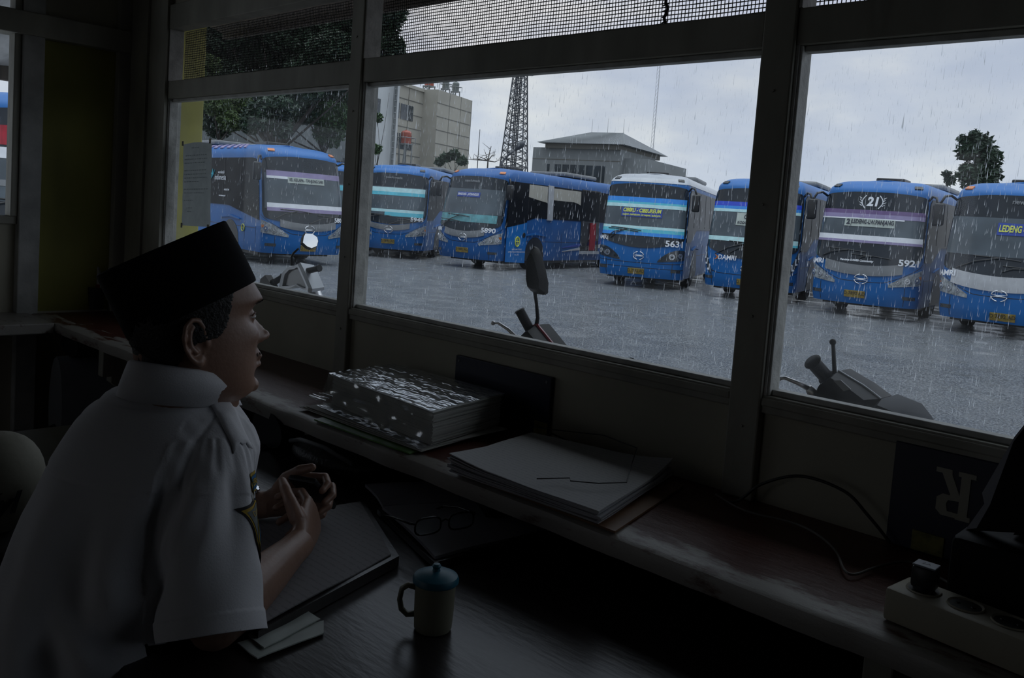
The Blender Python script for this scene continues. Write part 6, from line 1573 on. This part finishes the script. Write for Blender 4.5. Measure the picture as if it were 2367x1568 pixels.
m.build('moustache', hairm, man, world=True)
tl_ = radians(23); cf = Vector((0, cos(tl_), sin(tl_))); cb = Vector((0, -.0010, .013)); cx_ = (Vector((1, 0, .15))).normalized(); cn = cx_.cross(cf).normalized()
# hair below the cap
hm_ = MB(); rows = []; keep = []
NZ = 90; NQ = 300
for i in range(NZ + 1):
    z = -.088 + .136 * i / NZ; rows.append([(2 * pi * j / NQ, z) for j in range(NQ)])
vid = {}; vs = []; fs = []
def hid(a, z):
    p = headP(a, z); w_ = .0016 * noise.noise((a * 25, z * 160, 3))
    return p.y + w_ < float(np.interp(z, [-.088, -.060, -.040, -.030, -.024, -.012, .0, .03, .07], [-.052, -.038, -.027, -.012, .016, .026, .030, .036, .040])) and (p - cb).dot(cn) < .020
for i in range(NZ):
    for j in range(NQ):
        q = [rows[i][j], rows[i][(j + 1) % NQ], rows[i + 1][(j + 1) % NQ], rows[i + 1][j]]
        if all(hid(a if a >= 0 else a, z) for a, z in q):
            ids = []
            for a, z in q:
                k = (round(a, 5), round(z, 5))
                if k not in vid:
                    vid[k] = len(vs); th = .0026 + .0012 * noise.noise((a * 60, z * 200, 0)); vs.append(Hh(headP(a, z, th)))
                ids.append(vid[k])
            fs.append(ids)
hm_.add(vs, fs)
ho = hm_.build('hair', hairm, man, world=True, smooth=True)
md = ho.modifiers.new('thick', 'SOLIDIFY'); md.thickness = .004; md.offset = -1
# nape hair continues over the neck
m = MB(); rows = []
for i in range(9):
    z = -.030 - .048 * i / 8; rr = .0552 + .0002 * (1 - i / 8) + .0008 * noise.noise((i, 2, 3)); cy = -.027 + .006 * i / 8
    rows.append([H(rr * sin(a) * .98, cy - rr * cos(a) * (1.0), z) for a in [(-1.05 + 2.1 * k / 20) * (1 - .55 * (i / 8) ** 2) for k in range(21)]])
m.grid(rows); nh = m.build('nape_hair', hairm, man, world=True, smooth=True); md = nh.modifiers.new('thick', 'SOLIDIFY'); md.thickness = .002
# --- tall black cap
velvet = mat('black_velvet', (.004, .004, .0055), .85, var=.3, scale=200, spec=.15)
tl_ = radians(23); cn = Vector((0, -sin(tl_), cos(tl_))); cf = Vector((0, cos(tl_), sin(tl_)))
cb = Vector((0, -.0010, .013)); cx_ = (Vector((1, 0, .15))).normalized(); cn = cx_.cross(cf).normalized()
m = MB(); rows = []
def cap_ring(h, L_, Wd, ex=2.15, dn=0):
    out = []
    for k in range(64):
        a = 2 * pi * k / 64; ca, sa = cos(a), sin(a)
        p = cb + cn * (h + dn * (abs(ca) ** 2)) + cf * (L_ * math.copysign(abs(ca) ** (2 / ex), ca)) + cx_ * (Wd * math.copysign(abs(sa) ** (2 / ex), sa))
        out.append(H(*p))
    return out
rows = [cap_ring(-.004, .092, .077), cap_ring(-.004, .0955, .0825), cap_ring(.0, .0965, .084), cap_ring(.02, .0968, .084), cap_ring(.05, .0965, .082), cap_ring(.088, .0955, .074), cap_ring(.0922, .0950, .073), cap_ring(.0940, .0930, .0705), cap_ring(.0930, .088, .063), cap_ring(.088, .06, .04), cap_ring(.087, .03, .01)]
m.grid(rows, wrap=True); m.add(rows[-1], [tuple(range(64))])
cp = m.build('cap', velvet, man, world=True, smooth='auto')
# --- shirt
shirtm = mat('pale_uniform_cotton', (.66, .66, .68), .8, var=.05, scale=6, bump=.10, bscale=380, spec=.2)
sh_ = MB(); loft(sh_, [(-.012, .030, .066, .058)] + TS[1:], .004)
sa = (RE - RS).normalized(); HEM = RS + sa * .235 + Vector((.004, -.004, 0))
sh_.ball(RS, .060, 20, (1, 1, .9)); sh_.tube([RS - sa * .01, RS + sa * .07, RS + sa * .15, HEM + sa * .03], [.058, .060, .065, .071], 28)
sl_a = (LE - LS).normalized(); HEML = LS + sl_a * .235
sh_.ball(LS, .064, 20, (1, 1, .9)); sh_.tube([LS, LS + sl_a * .10, HEML + sl_a * .03], [.062, .064, .068], 28)
# shoulder slope fillers
for s_, sg in ((RS, 1), (LS, -1)): sh_.tube([C7 + T_ * .03 - UP * .040 + TR * sg * .04, C7 + T_ * .020 - UP * .056 + TR * sg * .075, s_ + UP * .006], [.036, .045, .052], 20)
sme = remeshed(sh_, .0055, 8, .5)
bm = bmesh.new(); bm.from_mesh(sme)
for hp_, ha_, sg in ((HEM, sa, 1), (HEML, sl_a, -1)):
    fs_ = [f for f in bm.faces if (f.calc_center_median() - hp_).length < .115 and (f.calc_center_median() - hp_).dot(ha_) > -.02 and (f.calc_center_median() - C7 + UP * .0).dot(TR) * sg > .060 and ((f.calc_center_median() - hp_) - ha_ * (f.calc_center_median() - hp_).dot(ha_)).length < .088]
    gs_ = set(fs_)
    for f in fs_: gs_.update(f.edges); gs_.update(f.verts)
    bmesh.ops.bisect_plane(bm, geom=list(gs_), dist=1e-5, plane_co=hp_, plane_no=ha_, clear_outer=True)
bmesh.ops.subdivide_edges(bm, edges=bm.edges[:], cuts=1, use_grid_fill=True)
bm.normal_update()
for v in bm.verts:
    p = v.co; r_ = p - C7; a = r_.dot(TR); b = r_.dot(T_); z = r_.z
    n_ = v.normal; dsp = 0
    # distance along the right sleeve
    la = (p - RS).dot(sa); lr = ((p - RS) - sa * la).length
    on = lr < .09 and la > -.02 and a > .075
    back = max(0, -n_.dot(T_))
    # soft vertical gathers falling from the yoke
    ww = min(1, max(0, (-z - .12) / .10)); 
    dsp += ww * (1 - on) * (.0190 * noise.noise((a * 16 + z * 3, z * 2.2, b * 3)) + .0068 * sin(a * 75 + z * 7 + 5 * noise.noise((a * 7, z * 2.5, 1))) * max(0, .35 + noise.noise((a * 9, z * 3.5, 5))) * (1 if b < .03 else .4))
    # diagonal pull from the armpit over the side
    u = (a * .75 + z * .66); dsp += .0120 * max(0, 1 - abs(a - .06) / .15) * min(1, max(0, (-z - .13) / .10)) * sin(u * 68 + 4.5 * noise.noise((a * 8, z * 6, 3))) * max(0, .4 + noise.noise((u * 6, (a - z) * 4, 8)))
    if on:
        an = atan2((p - RS).dot(T_), (p - RS).dot(TR))
        dsp += (.0120 * noise.noise((an * 2.6 + la * 5, la * 5, 1)) + .0050 * sin(an * 6 + la * 38 + 4 * noise.noise((an, la * 9, 2))) * max(0, .3 + noise.noise((an * 1.5, la * 7, 6)))) * min(1, max(0, .03 + la) / .08) + .0022 * noise.noise((an * 7, la * 6, 9)) * max(0, 1 - la / .12)
        dsp += .0018 if la > .212 else 0
    # gathers at the sleeve head
    if abs(la) < .06 and a > .08: dsp += .0024 * noise.noise((b * 70, z * 12, 2))
    # seams: yoke, armhole
    ys = z + .128 + .10 * abs(a) * 0
    if b < .02 and a < .105: dsp -= .0016 * exp(-(ys / .0035) ** 2) ; dsp += .0009 * (1 if 0 < ys < .1 else 0)
    dsp -= .0020 * exp(-((a - .105 - .10 * max(0, -.10 - z)) / .004) ** 2) * (1 if z > -.20 else 0)
    v.co = p + n_ * dsp
bm.to_mesh(sme); bm.free()
shirt_bvh_me = sme.copy()
so_ = link_mesh(sme, 'shirt', shirtm, man); md = so_.modifiers.new('cloth', 'SOLIDIFY'); md.thickness = .0018; md.offset = -1
bmx = bmesh.new(); bmx.from_mesh(shirt_bvh_me); BV = BVHTree.FromBMesh(bmx)
def on_shirt(p, d, off):
    h = BV.ray_cast(p, d, 1.0)
    if h[0] is None: return None
    return h[0] - d * off
# collar
def ringpt(a, r0, dz, tilt=0): 
    zz_ = C7.z + dz - .030 * (1 - cos(a)) * .5; tp_n = H(0, -.020, -.085); k_ = (zz_ - nb.z + .01) / (tp_n.z - nb.z + .01)
    c = nb.lerp(tp_n, max(-.2, min(1, k_))); c.z = C7.z
    return c + TR * (r0[0] * sin(a)) - T_ * (r0[1] * cos(a)) + UP * (dz - .030 * (1 - cos(a)) * .5)
m = MB(); rows = []
n_ = 44
for (dr, dz) in ((.001, -.012), (.0, .012), (-.001, .030), (.002, .0355), (.006, .033), (.011, .016), (.017, -.004), (.021, -.020), (.0235, -.0255), (.0215, -.0255), (.015, -.004), (.009, .016), (.004, .028)):
    rows.append([ringpt(-2.6 + 5.2 * k / n_, (.0635 + dr * 1.15, .0640 + dr * 1.15), dz + .012 - .012 * (abs(-2.6 + 5.2 * k / n_) / 2.6) ** 3 * (1 if dz < 0 and dr > .01 else 0)) for k in range(n_ + 1)])
m.grid(rows); m.build('collar', shirtm, man, world=True, smooth=True)
# shoulder strap
m = MB(); rows = []
for k in range(22):
    u = k / 21; r = []
    for j in range(7):
        w_ = (j / 6 - .5) * (.034 + .010 * u) * (1 if u > .08 else .5 + u * 6)
        o_ = C7 + TR * (.060 + .090 * u) + T_ * (.026 - .03 * u + w_) + UP * .2
        h = on_shirt(o_, Vector((0, 0, -1)), .0042 - .002 * (abs(j / 6 - .5) * 2) ** 3)
        r.append(h or (rows[-1][j] if rows else o_))
    rows.append(r)
m.grid(rows); es = m.build('shoulder_strap', shirtm, man, world=True, smooth=True); md = es.modifiers.new('thick', 'SOLIDIFY'); md.thickness = .0025; md.offset = 0
hb_ = on_shirt(C7 + TR * .088 + T_ * .030 + UP * .2, Vector((0, 0, -1)), .006)
MB().lathe([(.0001, .0022), (.005, .002), (.0055, 0), (.0055, -.002)], 14, hb_, cap=False).build('button', mat('pearl_button', (.3, .3, .28), .3, var=.05), man, world=True, smooth=True)
# sleeve badges, facing forward and out
bn = (TR * .90 + T_ * .42).normalized(); bs = UP.cross(bn).normalized(); bu = UP
def badge(nm, poly_fn, la, mm, off, par, n=14):
    """poly_fn(u,v) maps the unit square onto the badge outline in metres"""
    c = RS + sa * la; rows = []
    for i in range(n + 1):
        r = []
        for j in range(n + 1):
            x, y = poly_fn(i / n, j / n); h = on_shirt(c + bs * x + bu * y + bn * .2, -bn, off); r.append(h if h is not None else c + bn * .075)
        rows.append(r)
    m = MB(); m.grid(rows); o = m.build(nm, mm, par, world=True, smooth=True); return o
by = mat('badge_yellow', (.48, .32, .03), .7, var=.1); bb_ = mat('badge_blue', (.01, .13, .30), .7, var=.1); bk_m = mat('badge_black', (.01, .01, .012), .7); bgx = mat('badge_grey', (.13, .15, .14), .7, var=.1); bw = mat('badge_white', (.42, .45, .48), .7)
bands = lambda s: (lambda u, v: ((u - .5) * .062 * s * 1.0, (v - .5) * .024 * s + .010 * (1 - ((u - .5) * 2) ** 2) * .8))
def tab(s): return lambda u, v: ((u - .5) * (.054 - .005 * (1 - s) * 12), (v - .5) * (.026 if s == 1 else .019) - .012 * ((u - .5) * 2) ** 2)
b1 = badge('shoulder_badge', tab(1), .026, by, .0022, man); b1b = badge('badge_field', tab(.93), .026, bb_, .0032, b1)
m = MB(); c = RS + sa * .026
def tx(x, y):
    h = on_shirt(c + bs * x + bu * (y - 11 * x * x) + bn * .2, -bn, .0044); return h if h is not None else c + bn * .075
put_text(m, 'PERHUB', .0130, tx, bold=.0004, xs=.85); m.build('badge_lettering', by, b1, world=True)
def shield(s, dy=0): return lambda u, v: ((u - .5) * .050 * s * min(1, (v * 1.9) ** .65 + .02), (v - .55) * .088 * s + .004 * sin(pi * u) * v + dy)
b2 = badge('sleeve_shield', shield(1.0), .098, bk_m, .0022, man, 18); badge('shield_border', shield(.93), .098, by, .0030, b2, 18); badge('shield_field', shield(.86), .098, bgx, .0038, b2, 18)
def disc(rx, ry, cy): return lambda u, v: ((u - .5) * 2 * rx * sqrt(max(0, 1 - ((v - .5) * 2) ** 2) + .0), (v - .5) * 2 * ry + cy)
badge('emblem_ring', disc(.019, .024, -.004), .098, by, .0046, b2); badge('emblem_disc', disc(.0155, .020, -.004), .098, bb_, .0053, b2); badge('emblem_wing', disc(.012, .005, .003), .098, bw, .0060, b2); badge('emblem_wing', disc(.004, .016, -.004), .098, by, .0060, b2)
m = MB(); c2 = RS + sa * .098
def tx2(x, y):
    h = on_shirt(c2 + bs * x + bu * (y + .030) + bn * .2, -bn, .0050); return h if h is not None else c2 + bn * .075
put_text(m, 'DISHUB', .010, tx2); m.build('shield_lettering', by, b2, world=True)
bmx.free(); bpy.data.meshes.remove(shirt_bvh_me)
# --- trousers and shoes
tr_ = MB(); hip = C7 + UP * -.60 + T_ * -.13
def leg(sg):
    h0 = hip + TR * sg * .085 + T_ * .0 - UP * .01; k = h0 + T_ * .42 + UP * .02 + TR * sg * .03; k.z = .52; a = Vector((k.x + T_.x * .03, k.y + T_.y * .03, .10)); return h0, k, a
for sg in (-1, 1):
    h0, k, a = leg(sg)
    tr_.tube([h0 - T_ * .04, h0.lerp(k, .5), k], [.098, .085, .066], 24); tr_.ball(k, .066, 16); tr_.tube([k, k.lerp(a, .5), a], [.064, .058, .056], 20)
loft(tr_, [(-.50, -.12, .176, .146), (-.56, -.135, .18, .15), (-.66, -.14, .17, .14)], .004)
tme = remeshed(tr_, .009, 4); link_mesh(tme, 'trousers', mat('navy_black_trousers', (.012, .012, .018), .8, var=.2, scale=9, bump=.1), man)
for sg in (-1, 1):
    h0, k, a = leg(sg); m = MB(); rows = []
    for i in range(11):
        v = i / 10; c = Vector((a.x, a.y, 0)) + T_ * (-.06 + .27 * v); hw = .038 + .010 * sin(pi * v) - .012 * v; ht_ = .10 - .055 * min(1, v * 1.4) 
        rows.append([c + TR * (hw * cos(q)) + UP * (ht_ * .5 + ht_ * .5 * sin(q) + .002) for q in [2 * pi * j / 16 for j in range(16)]])
    m.grid(rows, wrap=True); m.add(rows[0], [tuple(range(16))]); m.add(rows[-1], [tuple(range(16))]); m.build('shoe', sc_blk, man, world=True, smooth=True)
# wrist watch on the left wrist
wd_ = (LW - LE).normalized(); m = MB(); q1 = wd_.cross(UP).normalized(); q2 = q1.cross(wd_)
m.tube([LW - wd_ * .03 + (q1 * cos(t_) + q2 * sin(t_)) * .0285 for t_ in [2 * pi * k / 24 for k in range(24)]], .0028, 8, closed=True, flat=2.2)
m.build('watch_strap', blk, man, world=True, smooth=True)
MB().lathe([(.0001, .004), (.012, .004), (.014, .002), (.014, -.003)], 18, LW - wd_ * .03 + UP * .030, cap=False).build('watch_case', chrome, man, world=True, smooth='auto')
# stool
t = thing('stool', 'plain dark wooden stool the man sits on', 'stool', (hip.x, hip.y, 0))
MB().rbox((-.17, -.17, .345), (.17, .17, .375), .006).build('seat', dkw, t)
for sx in (-1, 1):
    for sy in (-1, 1): MB().tube([(sx * .15, sy * .15, 0), (sx * .12, sy * .12, .345)], .016, 8).build('leg', dkw, t, smooth=True)
# phone
t = thing('mobile_phone', 'small dark mobile phone held in both hands', 'phone', PH)
pr = Matrix.Rotation(radians(25), 4, 'Z') @ Matrix.Rotation(radians(-42), 4, 'X')
m = MB().rbox((-.028, -.055, -.006), (.028, .055, .006), .004); m.xform(pr); m.build('phone_body', blk, t, smooth='auto')
m = MB().box((-.023, .006, .0062), (.023, .045, .0066)); m.xform(pr); m.build('phone_display', mat('dim_display', (.01, .012, .02), .1, var=.3), t)
m = MB()
for i in range(3):
    for j in range(4): m.rbox((-.022 + i * .0155, -.048 + j * .0125, .006), (-.009 + i * .0155, -.039 + j * .0125, .0078), .0008)
m.xform(pr); m.build('keypad', greyp, t)
